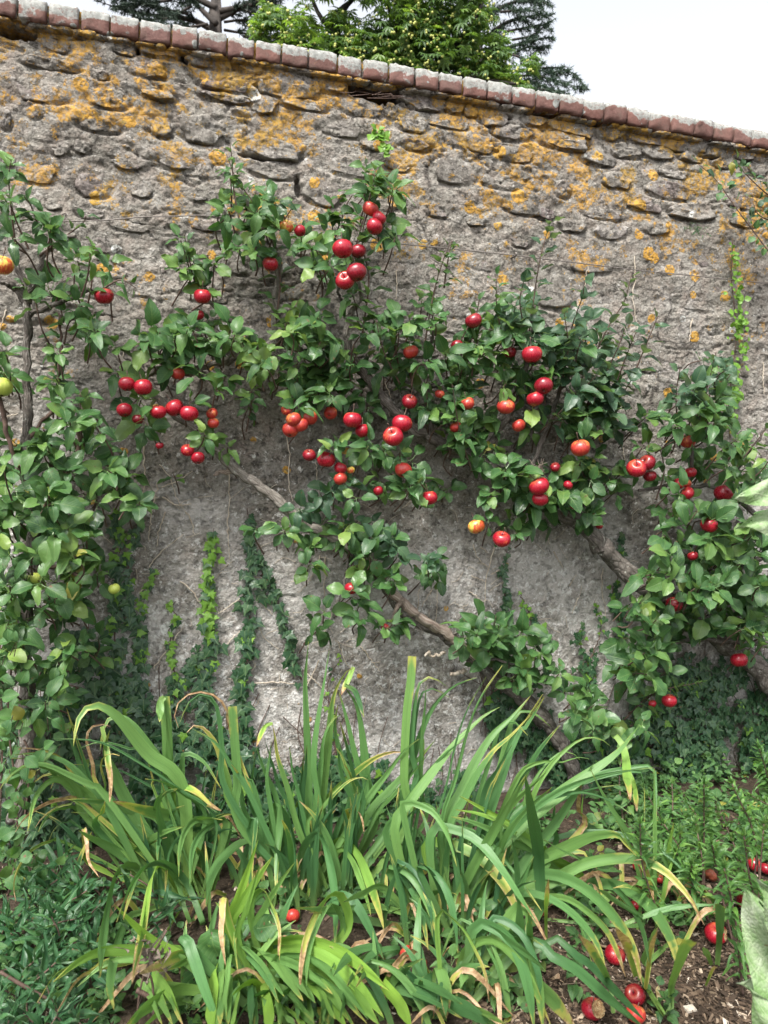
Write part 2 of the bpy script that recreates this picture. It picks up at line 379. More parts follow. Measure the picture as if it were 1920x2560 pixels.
# ---- stones themselves
def stone_mesh(hx, ht, pr, sd, wild=1.0):
    """a broken, angular block: ragged outline, leaning facets, sharp lower lip"""
    NR, NS = 9, 36
    r_ = np.random.default_rng(sd)
    ang = np.linspace(0, 2 * math.pi, NS, endpoint=False)
    nc = int(r_.integers(6, 10))
    ca = np.sort((np.arange(nc) + r_.uniform(-.33, .33, nc)) * 2 * math.pi / nc)
    pw = r_.uniform(2.4, 5)
    cr = (np.abs(np.cos(ca))**pw + np.abs(np.sin(ca))**pw)**(-1 / pw) * r_.uniform(.84, 1.08, nc)
    cxx = np.append(np.cos(ca) * cr, np.cos(ca[0]) * cr[0]); czz = np.append(np.sin(ca) * cr, np.sin(ca[0]) * cr[0])
    rad = np.empty(NS)
    for k, t in enumerate(ang):                      # straight edges between the corners
        best = .9
        for j in range(nc):
            ax, az, bx, bz = cxx[j], czz[j], cxx[j + 1], czz[j + 1]
            d = math.cos(t) * (bz - az) - math.sin(t) * (bx - ax)
            if abs(d) < 1e-6: continue
            rr = (ax * (bz - az) - az * (bx - ax)) / d
            q = (math.cos(t) * rr - ax) * (bx - ax) + (math.sin(t) * rr - az) * (bz - az)
            if rr > 0 and -1e-6 <= q <= (bx - ax)**2 + (bz - az)**2 + 1e-6: best = rr; break
        rad[k] = best
    rad *= 1 + .07 * vnoise(np.cos(ang) * 4 + sd, np.sin(ang) * 4, 3) + .05 * vnoise(np.cos(ang) * 9 + sd, np.sin(ang) * 9, 9)
    top = .0068 + .0145 * pr
    V = []
    tx, tz = r_.uniform(-.3, .3), r_.uniform(-.75, -.15)      # face leans: lower lip stands proud
    planes = [(r_.uniform(-.7, .7), r_.uniform(-.5, .7), r_.uniform(.6, 1.05)) for _ in range(3)]
    for i in range(NR):
        q = [1.04, 1.0, .95, .87, .74, .58, .40, .2, .0][i]
        px = np.cos(ang) * rad * q; pz = np.sin(ang) * rad * q
        h = np.full(NS, [-1.6, .25, .74, .92, 1, 1, 1, 1, 1][i])
        if i > 0:
            lim = np.min([c + a * px + b * pz for a, b, c in planes], axis=0)
            h = np.minimum(h, .15 + .85 * lim) * (1 + tx * px) + tz * pz * .8
            f = fbm(px * hx * 26 + sd * 3.1, pz * ht * 26, 4, 5, .62)
            h = h + (.75 * f + .35 * np.abs(fbm(px * hx * 60 + sd, pz * ht * 60, 3, 8))) * wild * (1 if i < NR - 1 else 0)
            if i == NR - 1: h = np.full(NS, h.mean())
        V.append(np.stack([px * hx, -(h * top) + .007, pz * ht], -1))
    V = np.concatenate(V)
    F = []
    for i in range(NR - 1):
        a = i * NS; k = np.arange(NS); k2 = (k + 1) % NS
        F.append(np.stack([a + k, a + k2, a + NS + k2, a + NS + k], -1))
    return mesh_np('stone', V, [np.concatenate(F)], M_stone)
for i, (cx, ct, hx, ht, pr) in enumerate(stones):
    me = stone_mesh(hx, ht, pr, 100 + i)
    yy = float(wall_y(np.array([cx]), np.array([ct]))[0])
    an = math.atan(CB) * (1 - .8 * min(1, ct / 1.5)) + random.uniform(-.07, .07)
    Mx = Matrix.Translation((cx, -yy * .4 + .004, zc(cx) - ct)) @ Matrix.Rotation(-an, 4, 'Y')
    link('stone', me, wall, Mx)

# ---- brick coping
mb = NT('coping_brick')
p = mb.pos(); g = mb.gen(); gz = mb.xyz(g)[2]; ri = mb.orand()
bc = mb.ramp(ri, [(0, (.105, .056, .048)), (.35, (.140, .070, .058)), (.7, (.165, .090, .076)), (1, (.12, .067, .06))])
bc = mb.mix(mb.mapr(mb.noise(p, 70, 5, .7), .4, .75, 0, .45), bc, (.24, .145, .125))
bc = mb.mix(mb.mapr(mb.noise(p, 9, 4), .5, .75, 0, .5), bc, (.15, .06, .05))
pw_ = mb.vmath('ADD', p, mb.vmath('SCALE', mb.noise(p, 25, 3, col=True), .03))
gl = mb.math('ADD', mb.noise(pw_, 8, 5, .55), mb.math('ADD', mb.mapr(gz, .35, .85, -.035, .32), mb.mapr(mb.noise(p, 2.2, 3), .35, .65, -.08, .07)))
dv = mb.vor(pw_, 24); dc = mb.xyz(dv['Color'])
disc = mb.mapr(mb.math('SUBTRACT', mb.mapr(dc[0], .72, 1, 0, .42), dv['Distance']), 0, .03)
lich = mb.math('MAXIMUM', mb.math('MULTIPLY', mb.mapr(mb.math('ADD', gl, mb.mapr(mb.noise(p, 45, 6, .7), .3, .7, -.05, .05)), .555, .60), mb.mapr(mb.noise(p, 95, 4, .7), .30, .46)), disc)
lc = mb.ramp(mb.noise(p, 60, 5, .6), [(.3, (.15, .16, .15)), (.5, (.25, .265, .25)), (.7, (.34, .355, .335))])
bc = mb.mix(mb.mapr(mb.noise(p, 18, 7, .7), .5, .7, 0, .65), bc, (.11, .085, .07))
bc = mb.mix(mb.math('MULTIPLY', lich, .88), bc, lc)
bc = mb.mix(mb.math('MULTIPLY', mb.mapr(mb.noise(pw_, 13, 8, .7), .645, .68), mb.mapr(gz, .0, .6, 1, 0)), bc, (.48, .24, .03))
M_brick = mb.done(mb.bsdf(bc, .9, .2, mb.bump(mb.math('ADD', mb.noise(p, 120, 6, .65), mb.math('MULTIPLY', lich, .35)), .6, .004)))
joints = [-160,-85,-10] + [a / 1.728 for a in (75,205,345,475,600,740,855,980,1100,1215,1330,1455,1565)] + [960 + a / 1.728 for a in (20,130,235,340,445,550,655,755,855,950,1045,1140,1240,1335,1420,1510,1590,1676,1758,1838,1916,1990)]
BH = .074
def brick_mesh(w, sd):
    """front rounded along its top edge, uneven faces; local x along the wall, y into it, z up"""
    r_ = np.random.default_rng(sd)
    prof = [(.235, 0), (.0, 0), (-.004, .006), (-.006, .02), (-.006, .045), (-.006, .064), (-.002, .076), (.006, .084), (.018, BH), (.235, BH)]
    prof = [(a_, min(b_, .088) * BH / .088 if b_ != BH else BH) for a_, b_ in prof]
    xsn = np.array([-.5, -.47, -.30, -.1, .1, .30, .47, .5]) * w
    V = []
    for j, xx in enumerate(xsn):
        e = .005 if j in (0, 7) else 0
        for (yy, zz) in prof:
            V.append((xx, yy + e + r_.normal(0, .0022), zz + (-.003 if zz > BH * .57 else .003) * (e > 0) + r_.normal(0, .0022)))
    V = np.array(V); m = len(prof)
    F = []
    for j in range(7):
        for k in range(m):
            k2 = (k + 1) % m
            F.append((j * m + k, j * m + k2, (j + 1) * m + k2, (j + 1) * m + k))
    caps = np.array([list(range(m))[::-1], [7 * m + k for k in range(m)]])
    return mesh_np('brick', V, [np.array(F), caps], M_brick)
xe = [at(u, 38 + 334 * u / 1920, .03)[0] for u in joints]
xe = [xe[0] - .115 * k for k in range(18, 0, -1)] + xe
xe = xe + [xe[-1] + .115 * k for k in range(1, 14)]
for i in range(len(xe) - 1):
    w = xe[i + 1] - xe[i]; cx = (xe[i] + xe[i + 1]) / 2
    me = brick_mesh(w - random.uniform(.004, .011), 500 + i)
    Mx = Matrix.Translation((cx, -.03 + random.uniform(-.006, .006), zc(cx) + random.uniform(0, .004))) @ Matrix.Rotation(-math.atan(CB) + random.uniform(-.016, .016), 4, 'Y') @ Matrix.Rotation(random.uniform(-.02, .02), 4, 'Z')
    link('brick', me, wall, Mx)
V, F = wall_block(-3.15, 5.45, -.012, .50, -BH * .9, -.002)
link('coping_mortar', mesh_np('coping_mortar', V, F, M_mortar, smooth=False), wall)
# ragged bedding mortar squeezed out under the bricks
b = Bag()
for k in range(130):
    cx = random.uniform(X0, X1); w = random.uniform(.02, .07)
    a = np.linspace(0, 2 * math.pi, 9, endpoint=False); 
    ring = np.stack([np.cos(a) * w, np.full(9, 0.02), np.sin(a) * random.uniform(.006, .014)], -1) * (1 + .3 * rng.normal(size=(9, 1)) * .6)
    mid = ring * [.6, 0, .6] + [0, -.012 - random.random() * .012, 0]
    V = np.vstack([ring, mid, [[0, -.02, 0]]]) + [cx, -.006, zc(cx) - .006]
    k_ = np.arange(9); k2 = (k_ + 1) % 9
    b.add(V, [np.stack([k_, k2, 9 + k2, 9 + k_], -1), np.stack([9 + k_, 9 + k2, np.full(9, 18)], -1)])
o = link('bedding_mortar', b.mesh('bedding_mortar', M_mortar), wall); o['kind'] = 'stuff'
# ================================================================ THE GROUND
M = NT('soil')
p = M.pos()
c = M.ramp(M.noise(p, 16, 7, .65), [(.3, (.022, .016, .011)), (.5, (.045, .033, .023)), (.7, (.08, .06, .044))])
c = M.mix(M.mapr(M.noise(p, 90, 4, .7), .5, .72, 0, .6), c, (.17, .135, .10))
M_soil = M.done(M.bsdf(c, .95, .15, M.bump(M.noise(p, 60, 7, .7), 1.0, .02)))
def gz(x, y): return .035 * fbm(np.asarray(x) * 1.7, np.asarray(y) * 1.7, 3, 61) + .012 * fbm(np.asarray(x) * 14, np.asarray(y) * 14, 3, 62)
gx = np.concatenate([[-90, -30, -10, -4], np.linspace(-1.6, 3.4, 200), [5, 10, 30, 90]])
gy = np.concatenate([[-90, -30, -10, -4], np.linspace(-1.8, .1, 90), [.3, 3, 10, 40, 120]])
GXX, GYY = np.meshgrid(gx, gy, indexing='ij')
idx = np.arange(GXX.size).reshape(GXX.shape)
o = link('ground', mesh_np('ground', np.stack([GXX, GYY, gz(GXX, GYY)], -1).reshape(-1, 3), [np.stack([idx[:-1, :-1], idx[1:, :-1], idx[1:, 1:], idx[:-1, 1:]], -1).reshape(-1, 4)], M_soil))
tag(o, 'brown mulched soil of the bed at the foot of the wall', None, None, 'structure')
def on_ground(u, v, lift=0.0):
    P = ground(u, v, lift)
    for _ in range(3): P = ground(u, v, float(gz(P[0], P[1])) + lift)
    return P

# ================================================================ LEAVES
def leaf_mat(name, dark, mid, light, under, yellow=.02, rough=.36, vein=.5, trans=.26, rib=True):
    M = NT(name)
    u, v = M.xyz(M.uv())[0:2]
    r = M.math('FRACT', M.math('ADD', M.attr('rnd'), M.orand()))
    r2 = M.math('FRACT', M.math('MULTIPLY', r, 7.31)); r3 = M.math('FRACT', M.math('MULTIPLY', r, 23.7))
    c = M.ramp(r, [(0, dark), (.38, mid), (.8, mid), (1, light)])
    p = M.pos()
    c = M.mix(M.mapr(M.noise(p, 28, 4), .45, .75, 0, .45), c, light)
    au = M.math('ABSOLUTE', M.math('SUBTRACT', u, .5))
    ribm = M.mapr(au, .012, .035, 1, 0)
    sv = M.math('FRACT', M.math('SUBTRACT', M.math('MULTIPLY', v, 8.0), M.math('MULTIPLY', au, 6.0)))
    svm = M.math('MULTIPLY', M.mapr(M.math('ABSOLUTE', M.math('SUBTRACT', sv, .5)), .03, .13, 1, 0), .6)
    vm = M.math('MAXIMUM', ribm, svm) if rib else ribm
    c = M.mix(M.math('MULTIPLY', vm, vein), c, M.mix(.5, light, (.16, .22, .09)))
    # a few leaves go yellow, some have brown spots
    c = M.mix(M.mapr(r2, 1 - yellow, 1 - yellow + .01, 0, .8), c, (.23, .21, .035))
    c = M.mix(M.math('MULTIPLY', M.mapr(M.noise(p, 70, 3), .66, .70), M.mapr(r3, .6, .7)), c, (.12, .07, .03))
    back = M.node('NewGeometry').outputs['Backfacing']
    c = M.mix(back, c, M.mix(.65, c, under))
    h = M.math('ADD', M.math('MULTIPLY', vm, -.6), M.noise(p, 60, 3))
    nb = M.bump(h, .35, .004)
    s = M.bsdf(c, M.mapr(r3, 0, 1, rough - .06, rough + .12), .38, nb)
    tr = M.node('BsdfTranslucent'); M.put(tr.inputs['Color'], M.mix(1.0, c, (1.5, 1.7, .6), 'MULTIPLY'))
    ms = M.node('MixShader'); ms.inputs[0].default_value = trans
    M.t.links.new(s, ms.inputs[1]); M.t.links.new(tr.outputs[0], ms.inputs[2])
    return M.done(ms.outputs[0])
L_apple = leaf_mat('apple_leaf', (.015, .048, .017), (.040, .104, .032), (.10, .19, .047), (.12, .18, .11), .005)
L_applepale = leaf_mat('apple_leaf_yellowing', (.05, .115, .03), (.085, .165, .04), (.16, .24, .05), (.16, .22, .12), .03)
L_appleblue = leaf_mat('apple_leaf_greyish', (.017, .045, .025), (.031, .076, .039), (.066, .120, .056), (.16, .21, .16), .004, .36)
L_ivy = leaf_mat('ivy_leaf', (.014, .046, .020), (.026, .070, .030), (.055, .110, .045), (.08, .12, .06), .004, .38, .55, .15, False)
L_ivyyoung = leaf_mat('young_ivy_leaf', (.08, .18, .025), (.12, .25, .03), (.19, .33, .05), (.2, .3, .1), .02, .42, .3, .3, False)
L_weed = leaf_mat('weed_leaf', (.024, .07, .024), (.045, .115, .034), (.10, .20, .05), (.14, .2, .1), .03, .5)
L_phlox = leaf_mat('lance_leaf', (.020, .070, .030), (.034, .098, .038), (.06, .145, .05), (.12, .19, .11), .006, .4, .5, .25, False)
L_golden = leaf_mat('fresh_lance_leaf', (.032, .092, .025), (.06, .145, .034), (.13, .25, .05), (.16, .25, .09), .01, .45, .4, .3, False)
M = NT('felted_leaf'); u_, v_ = M.xyz(M.uv())[0:2]; p = M.pos()
au_ = M.math('ABSOLUTE', M.math('SUBTRACT', u_, .5))
vein_ = M.math('MAXIMUM', M.mapr(au_, .008, .03, 1, 0), M.mapr(M.math('ABSOLUTE', M.math('SUBTRACT', M.math('FRACT', M.math('SUBTRACT', M.math('MULTIPLY', v_, 6.0), M.math('MULTIPLY', au_, 5.0))), .5)), .02, .09, .8, 0))
net_ = M.vor(p, 95, 'DISTANCE_TO_EDGE')['Distance']
c_ = M.ramp(M.noise(p, 13, 6, .65), [(.32, (.11, .20, .065)), (.46, (.18, .29, .115)), (.58, (.32, .40, .25)), (.70, (.50, .54, .43))])
c_ = M.mix(M.mapr(net_, 0, .10, .22, 0), c_, M.mix(1.0, c_, (.62, .7, .55), 'MULTIPLY'))
c_ = M.mix(M.math('MULTIPLY', vein_, .6), c_, (.36, .42, .27))
c_ = M.mix(M.mapr(M.noise(p, 34, 4), .66, .70, 0, .8), c_, (.20, .13, .07))
bs_ = M.bsdf(c_, .85, .2, M.bump(M.math('ADD', M.mapr(net_, 0, .25), M.math('MULTIPLY', vein_, .8)), .35, .004))
tr_ = M.node('BsdfTranslucent'); M.put(tr_.inputs['Color'], c_); ms_ = M.node('MixShader'); ms_.inputs[0].default_value = .25
M.t.links.new(bs_, ms_.inputs[1]); M.t.links.new(tr_.outputs[0], ms_.inputs[2]); L_big = M.done(ms_.outputs[0])
L_shrub = leaf_mat('shrub_leaf', (.028, .085, .028), (.05, .125, .038), (.10, .19, .052), (.15, .22, .1), .03, .42)

def leaf_proto(mat, ratio=.29, bend=.3, fold=.3, twist=0., wave=.05, nl=8, pet=.28, peak=.8, tipw=.9, ser=.05, sd=0):
    """one leaf: length 1 along +Y from the top of its stalk, face towards +Z"""
    r_ = np.random.default_rng(sd)
    cols = np.array([-1, -.5, 0, .5, 1.]); V = []; UV = []
    for i in range(nl + 1):
        t = i / nl
        w = ratio * math.sin(math.pi * t**peak)**tipw if 0 < t < 1 else .004
        if i == nl: w = .004
        for c in cols:
            x = c * w * (1 + (ser * (1 if i % 2 else -1) if abs(c) == 1 else 0))
            z = -bend * t * t + fold * abs(x) + wave * math.sin(t * 9 + c * 2.2 + sd) * abs(c)
            a = twist * t
            V.append((x * math.cos(a), t * (1 - .18 * bend * t) + abs(c) * .02, z + x * math.sin(a))); UV.append((.5 + .5 * c, t))
    idx = np.arange((nl + 1) * 5).reshape(nl + 1, 5)
    F = np.stack([idx[:-1, :-1], idx[:-1, 1:], idx[1:, 1:], idx[1:, :-1]], -1).reshape(-1, 4)
    n = len(V)
    if pet:
        V += [(-.018, -pet, .05 * pet), (.018, -pet, .05 * pet), (.014, .02, 0.004), (-.014, .02, .004)]; UV += [(.5, 0)] * 4
        F = np.vstack([F, [[n, n + 1, n + 2, n + 3]]])
    V = np.array(V)
    return dict(V=V, F=F, UV=np.array(UV), mat=mat, me=None)
def ivy_proto(mat, sd=0):
    r_ = np.random.default_rng(sd)
    pts = [(0, .0), (.17, -.10), (.42, -.12), (.40, .08), (.62, .30), (.33, .38), (.24, .52), (.10, .78), (0, 1.0)]
    pts = [(x * r_.uniform(.88, 1.12), y * r_.uniform(.94, 1.06)) for x, y in pts]
    out = pts + [(-x * .97, y) for x, y in pts[-2:0:-1]]
    V = [(0, .30, .05)] + [(x, y, -.10 * (x * x + (y - .3)**2) + .03 * r_.normal()) for x, y in out]
    n = len(out); F = np.array([(0, 1 + (k + 1) % n, 1 + k) for k in range(n)])[:, ::-1]
    UV = [(.5, .3)] + [(.5 + x * .7, y) for x, y in out]
    return dict(V=np.array(V), F=F, UV=np.array(UV), mat=mat, me=None)
def proto_me(pr, name='leaf'):
    if pr['me'] is None: pr['me'] = mesh_np(name, pr['V'], [pr['F']], pr['mat'], pr['UV'], np.zeros(len(pr['V'])))
    return pr['me']
def protos(mat, **kw):
    kw = dict(kw)
    return [leaf_proto(mat, ratio=kw.get('ratio', .29) * f, bend=b, fold=fo, twist=t, wave=w, sd=i, **{k: v for k, v in kw.items() if k != 'ratio'})
            for i, (f, b, fo, t, w) in enumerate([(1, .18, .22, .1, .03), (1.08, .38, .15, -.25, .05), (.92, .55, .35, .35, .04), (1.12, .25, .1, .0, .09), (.85, .75, .3, -.4, .06), (.97, .1, .5, .2, .03), (.9, .95, .2, .6, .1)])]
P_apple = {k: protos(m_, ratio=.335, tipw=.66, peak=.86) for k, m_ in (('n', L_apple), ('p', L_applepale), ('b', L_appleblue))}
P_ivy = [ivy_proto(L_ivy, i) for i in range(4)]; P_ivyy = [ivy_proto(L_ivyyoung, i + 9) for i in range(3)]
P_lance = protos(L_phlox, ratio=.088, pet=0, peak=.62, ser=0, tipw=1.1); P_gold = protos(L_golden, ratio=.12, pet=0, peak=.7, ser=0)
P_weed = protos(L_weed, ratio=.36, pet=.5, peak=.75); P_shrub = protos(L_shrub, ratio=.38, pet=.25, peak=.9, ser=0)

def frame(d, n):
    y = norm(d); z = np.asarray(n, float) - y * (np.asarray(n) @ y)
    if np.linalg.norm(z) < 1e-4: z = np.cross(y, [1, .3, .2])
    z = norm(z); x = np.cross(y, z)
    return np.stack([x, y, z], 1)
class Foliage:
    """leaves of one plant: list of (proto, R 3x3, origin, size)"""
    def __init__(s): s.L = []
    def leaf(s, pr, P, d, n, size): s.L.append((pr, frame(d, n), np.asarray(P, float), size))
    def cull(s, keep):
        s.L = [l for l in s.L if keep(l)]
    def build(s, root, parts=300, name='leaf', rest='foliage', score=None):
        def sc(l):
            c = l[2] + l[1][:, 1] * l[3] * .5
            u, v, w = proj(c)
            inside = -20 < u < 1940 and -20 < v < 2580
            face = abs((l[1][:, 2]) @ norm(CAM - c))
            return (l[3] / w) * (.35 + face) * (1 - min(1, max(0, c[1] + .02) * 3)) * (1.0 if inside else .01) * (1.0 + 1.2 * min(.5, -c[1]))
        order = sorted(range(len(s.L)), key=lambda i: -sc(s.L[i]))
        for i in order[:parts]:
            pr, R, P, size = s.L[i]
            Mx = Matrix([[*(R[k] * size), P[k]] for k in range(3)] + [[0, 0, 0, 1]])
            link(name, proto_me(pr, name), root, Mx)
        if len(order) > parts:
            b = {}
            for i in order[parts:]:
                pr, R, P, size = s.L[i]
                b.setdefault(pr['mat'].name, (Bag(), pr['mat']))[0].add((pr['V'] * size) @ R.T + P, [pr['F']], pr['UV'])
            for k, (bag, m) in b.items():
                o = link(rest, bag.mesh(rest, m), root); o['kind'] = 'stuff'

def bark_mat(name, a, b, c):
    M = NT(name); p = M.pos(); uv = M.uv()
    st = M.vmath('MULTIPLY', M.obj(), (1, 1, 1))
    q = M.noise(p, 30, 7, .65)
    col = M.ramp(q, [(.3, a), (.5, b), (.72, c)])
    fiss = M.vor(M.vmath('MULTIPLY', uv, (9, 20, 1)), 1.0, 'DISTANCE_TO_EDGE')['Distance']
    col = M.mix(M.mapr(fiss, 0, .10, .5, 0), col, M.mix(1.0, a, (.5, .5, .5), 'MULTIPLY'))
    col = M.mix(M.mapr(M.noise(p, 45, 5, .7), .6, .66, 0, .7), col, (.36, .37, .33))
    return M.done(M.bsdf(col, .9, .2, M.bump(M.math('ADD', M.mapr(fiss, 0, .2), q), .7, .004)))
M_bark = bark_mat('apple_bark', (.055, .047, .040), (.120, .105, .092), (.22, .205, .185))
M_greybark = bark_mat('grey_bark', (.12, .105, .09), (.20, .18, .155), (.30, .28, .25))
M = NT('bare_dead_wood'); p = M.pos()
wv = M.noise(M.vmath('MULTIPLY', M.uv(), (26, 5, 1)), 1.0, 6, .65)
M_deadwood = M.done(M.bsdf(M.ramp(wv, [(.3, (.13, .088, .068)), (.48, (.30, .235, .19)), (.66, (.48, .42, .36))]), .85, .2, M.bump(wv, 1.0, .008)))
M = NT('twig'); M_twig = M.done(M.bsdf(M.ramp(M.noise(M.pos(), 40), [(.3, (.055, .035, .028)), (.7, (.13, .085, .065))]), .75, .3))
M = NT('dry_stem'); M_dry = M.done(M.bsdf(M.ramp(M.noise(M.pos(), 30), [(.3, (.30, .25, .19)), (.7, (.52, .46, .38))]), .85, .2))

# ================================================================ APPLES (pixel centre, pixel width, kind, label)
# kinds: r crimson, o red flushed with orange, y half yellow, g green, d dark red, s small
APPLES = [
 (5,663,54,'y',.34,'yellow and red apple at the left edge beside the grey spur of the left tree'),
 (260,740,48,'r',.30,'red apple half behind a leaf on the shoot right of the upper left branch'),
 (506,741,44,'r',.22,'round red apple alone on a short spur above the grey horizontal twig'),
 (497,788,28,'r',.16,'small red apple just under the lone round red one'),
 (444,934,36,'o',.22,'orange red apple at the end of the bare grey forked twig'),
 (317,960,40,'r',.30,'left one of the two upper red apples behind the big bright leaf'),
 (358,968,47,'r',.31,'right one of the two upper red apples touching the big bright leaf'),
 (311,1025,38,'r',.28,'red apple at the left end of the cluster, half behind a drooping leaf'),
 (345,1048,30,'d',.26,'dark red apple peeping out below the drooping leaf of the cluster'),
 (395,1030,40,'r',.29,'red apple under the big bright leaf, left of the darker middle pair'),
 (437,1020,47,'r',.27,'red apple in the middle of the cluster behind the glossier one'),
 (473,1034,46,'r',.31,'glossy red apple at the right front of the cluster under a broad dark leaf'),
 (530,1034,30,'o',.26,'orange red apple above the curled leaf right of the cluster'),
 (533,1058,30,'o',.27,'orange red apple below the curled leaf right of the cluster'),
 (399,1114,20,'s',.24,'tiny red apple hanging alone beneath the left cluster'),
 (469,1126,35,'r',.26,'upper red apple of the hanging pair over the old diagonal bough'),
 (495,1145,34,'r',.27,'lower red apple of the hanging pair over the old diagonal bough'),
 (716,1026,28,'o',.24,'small topmost apple of the tight orange red bunch of five'),
 (734,1048,38,'o',.28,'front middle apple of the tight orange red bunch of five'),
 (726,1075,41,'o',.26,'lowest apple of the tight orange red bunch of five'),
 (772,1045,44,'o',.24,'right hand apple of the tight orange red bunch of five'),
 (752,1063,38,'o',.27,'lower right inner apple of the tight orange red bunch of five'),
 (881,1050,48,'r',.30,'bright red apple with speckles left of the big crimson pair'),
 (908,1077,40,'r',.28,'red apple behind a hanging leaf just below the speckled bright one'),
 (773,1138,34,'d',.26,'dark red apple at the left of a row of three under the orange bunch'),
 (815,1149,47,'r',.28,'big red apple in the middle of the row under the orange bunch'),
 (851,1170,33,'r',.27,'red apple with a leaf stuck to it right of the big one in the row'),
 (877,1175,21,'y',.26,'tiny yellowish apple at the right end of the row of red ones'),
 (851,1197,35,'o',.28,'orange red apple hanging lowest under the row of red ones'),
 (946,1227,26,'r',.24,'red apple mostly hidden among dark leaves above the lower spurs'),
 (2,968,56,'g',.32,'pale green apple behind big leaves at the left edge'),
 (826,1033,34,'o',.20,'orange apple in deep shade left of the speckled bright one'),
 (676,660,40,'r',.26,'red apple hanging below the upper left crown of the centre shoots'),
 (857,622,52,'r',.36,'large red apple at the top of the triple on the tall centre shoot'),
 (896,628,38,'d',.28,'dark red apple tucked behind the large one of the triple'),
 (926,522,40,'o',.30,'orange red apple highest of all among the topmost leaves'),
 (948,545,36,'r',.32,'pinkish red apple right of the highest one in the top leaves'),
 (936,567,42,'r',.33,'red apple lowest of the three in the topmost leaves'),
 (750,577,30,'r',.28,'small bright red apple in the left crown of the centre shoots'),
 (716,567,36,'y',.26,'brownish yellow apple in shade in the left crown of the centre shoots'),
 (891,681,50,'d',.37,'deep red shiny apple at the lower right of the triple on the tall centre shoot'),
 (863,701,48,'r',.35,'red apple at the lower left of the triple on the tall centre shoot'),
 (1184,802,42,'d',.30,'dark red apple high in the right hand tree under an upright shoot'),
 (1144,866,34,'d',.26,'dark red apple seen edge on between leaves below the high dark one'),
 (1027,880,38,'o',.26,'orange red apple half hidden right of the crooked centre bough'),
 (1275,880,32,'d',.26,'dark apple in shade left of the large upper apple of the right tree'),
 (1330,886,50,'r',.36,'large shiny apple with its eye showing in the upper middle of the right tree'),
 (1359,965,46,'d',.36,'deep crimson apple upper of the two in the dark middle of the right tree'),
 (1338,997,44,'r',.34,'red apple with a yellow leaf scrap below the deep crimson one'),
 (1265,1016,44,'o',.30,'orange flushed apple hanging over the dark gap in the right tree'),
 (1297,1064,35,'o',.28,'small streaky orange red apple hanging alone under the flushed one'),
 (1099,985,25,'o',.26,'little orange red apple left of the round leaf in the centre'),
 (1169,1009,35,'o',.30,'red apple with a yellow shoulder between two drooping leaves'),
 (1024,1004,40,'d',.24,'dark red apple behind a twig above the big crimson pair'),
 (1005,1059,50,'r',.34,'upper apple of the big crimson pair in the centre'),
 (983,1091,52,'r',.35,'lower apple of the big crimson pair in the centre'),
 (1139,1068,30,'o',.26,'orange apple nearly covered by a spray of narrow leaves'),
 (1008,1175,42,'o',.28,'red and orange apple under leaves straight below the big pair'),
 (1073,1245,42,'r',.30,'bright red apple hanging at the lower edge of the centre leaves'),
 (1451,1120,49,'o',.34,'pink and red apple with a leaf across its middle'),
 (1591,1171,48,'r',.32,'shiny red apple at the left of the three beside the right trunk'),
 (1618,1157,42,'d',.29,'dark red apple at the right of the three beside the right trunk'),
 (1625,1190,32,'d',.27,'dark red apple at the bottom of the three beside the right trunk'),
 (1348,1216,50,'r',.35,'large bright red apple beneath a brown withered tuft'),
 (1350,1248,40,'r',.33,'red apple directly under the large one beneath the withered tuft'),
 (1420,1213,24,'r',.28,'red apple showing as a sliver right of the withered tuft'),
 (1388,1168,26,'d',.26,'red apple showing only its top above the withered tuft'),
 (1719,1103,40,'o',.30,'brownish orange apple high in the leaves at the right'),
 (1727,1181,30,'r',.28,'red apple at the top of the four strung down a twig at the right'),
 (1698,1209,30,'r',.29,'red apple at the left of the four strung down a twig at the right'),
 (1715,1208,26,'o',.27,'orange red apple in the middle of the four strung down a twig at the right'),
 (1719,1233,34,'r',.30,'red apple at the bottom of the four strung down a twig at the right'),
 (1809,1233,46,'d',.32,'deep red apple by itself near the pale felted leaf at the right edge'),
 (1434,1266,18,'r',.26,'speck of a red apple deep in leaves right of the large bright pair'),
 (1191,1316,43,'y',.24,'half yellow half red apple hanging over bare wall'),
 (1254,1348,45,'r',.27,'red apple under a fan of leaves over bare wall right of the yellow one'),
 (1773,1312,45,'r',.36,'broad red apple tucked under leaves of the dense right hand mass'),
 (1732,1390,26,'r',.30,'red apple mostly covered in the dense right hand mass'),
 (1686,1511,43,'d',.30,'dark red apple at the left rim of the dense right hand mass'),
 (1848,1650,41,'r',.26,'red apple hanging lowest at the right over the ivy'),
 (1673,1752,37,'r',.26,'red apple in front of the ivy beside the feathery green tip'),
 (1631,1759,20,'r',.24,'red apple showing as a sliver left of the feathery green tip'),
 (963,1569,24,'r',.22,'red apple hidden by leaves at the end of the old split bough'),
 (1498,1315,18,'r',.20,'speck of red apple above the thick right hand bough'),
 (878,1471,34,'r',.26,'red apple in the lower leaves over the old diagonal bough'),
 (286,1472,30,'g',.30,'yellow green apple at the edge of the left hand leaves'),
 (87,1445,34,'g',.30,'green apple deep in the left hand leaves'),
]
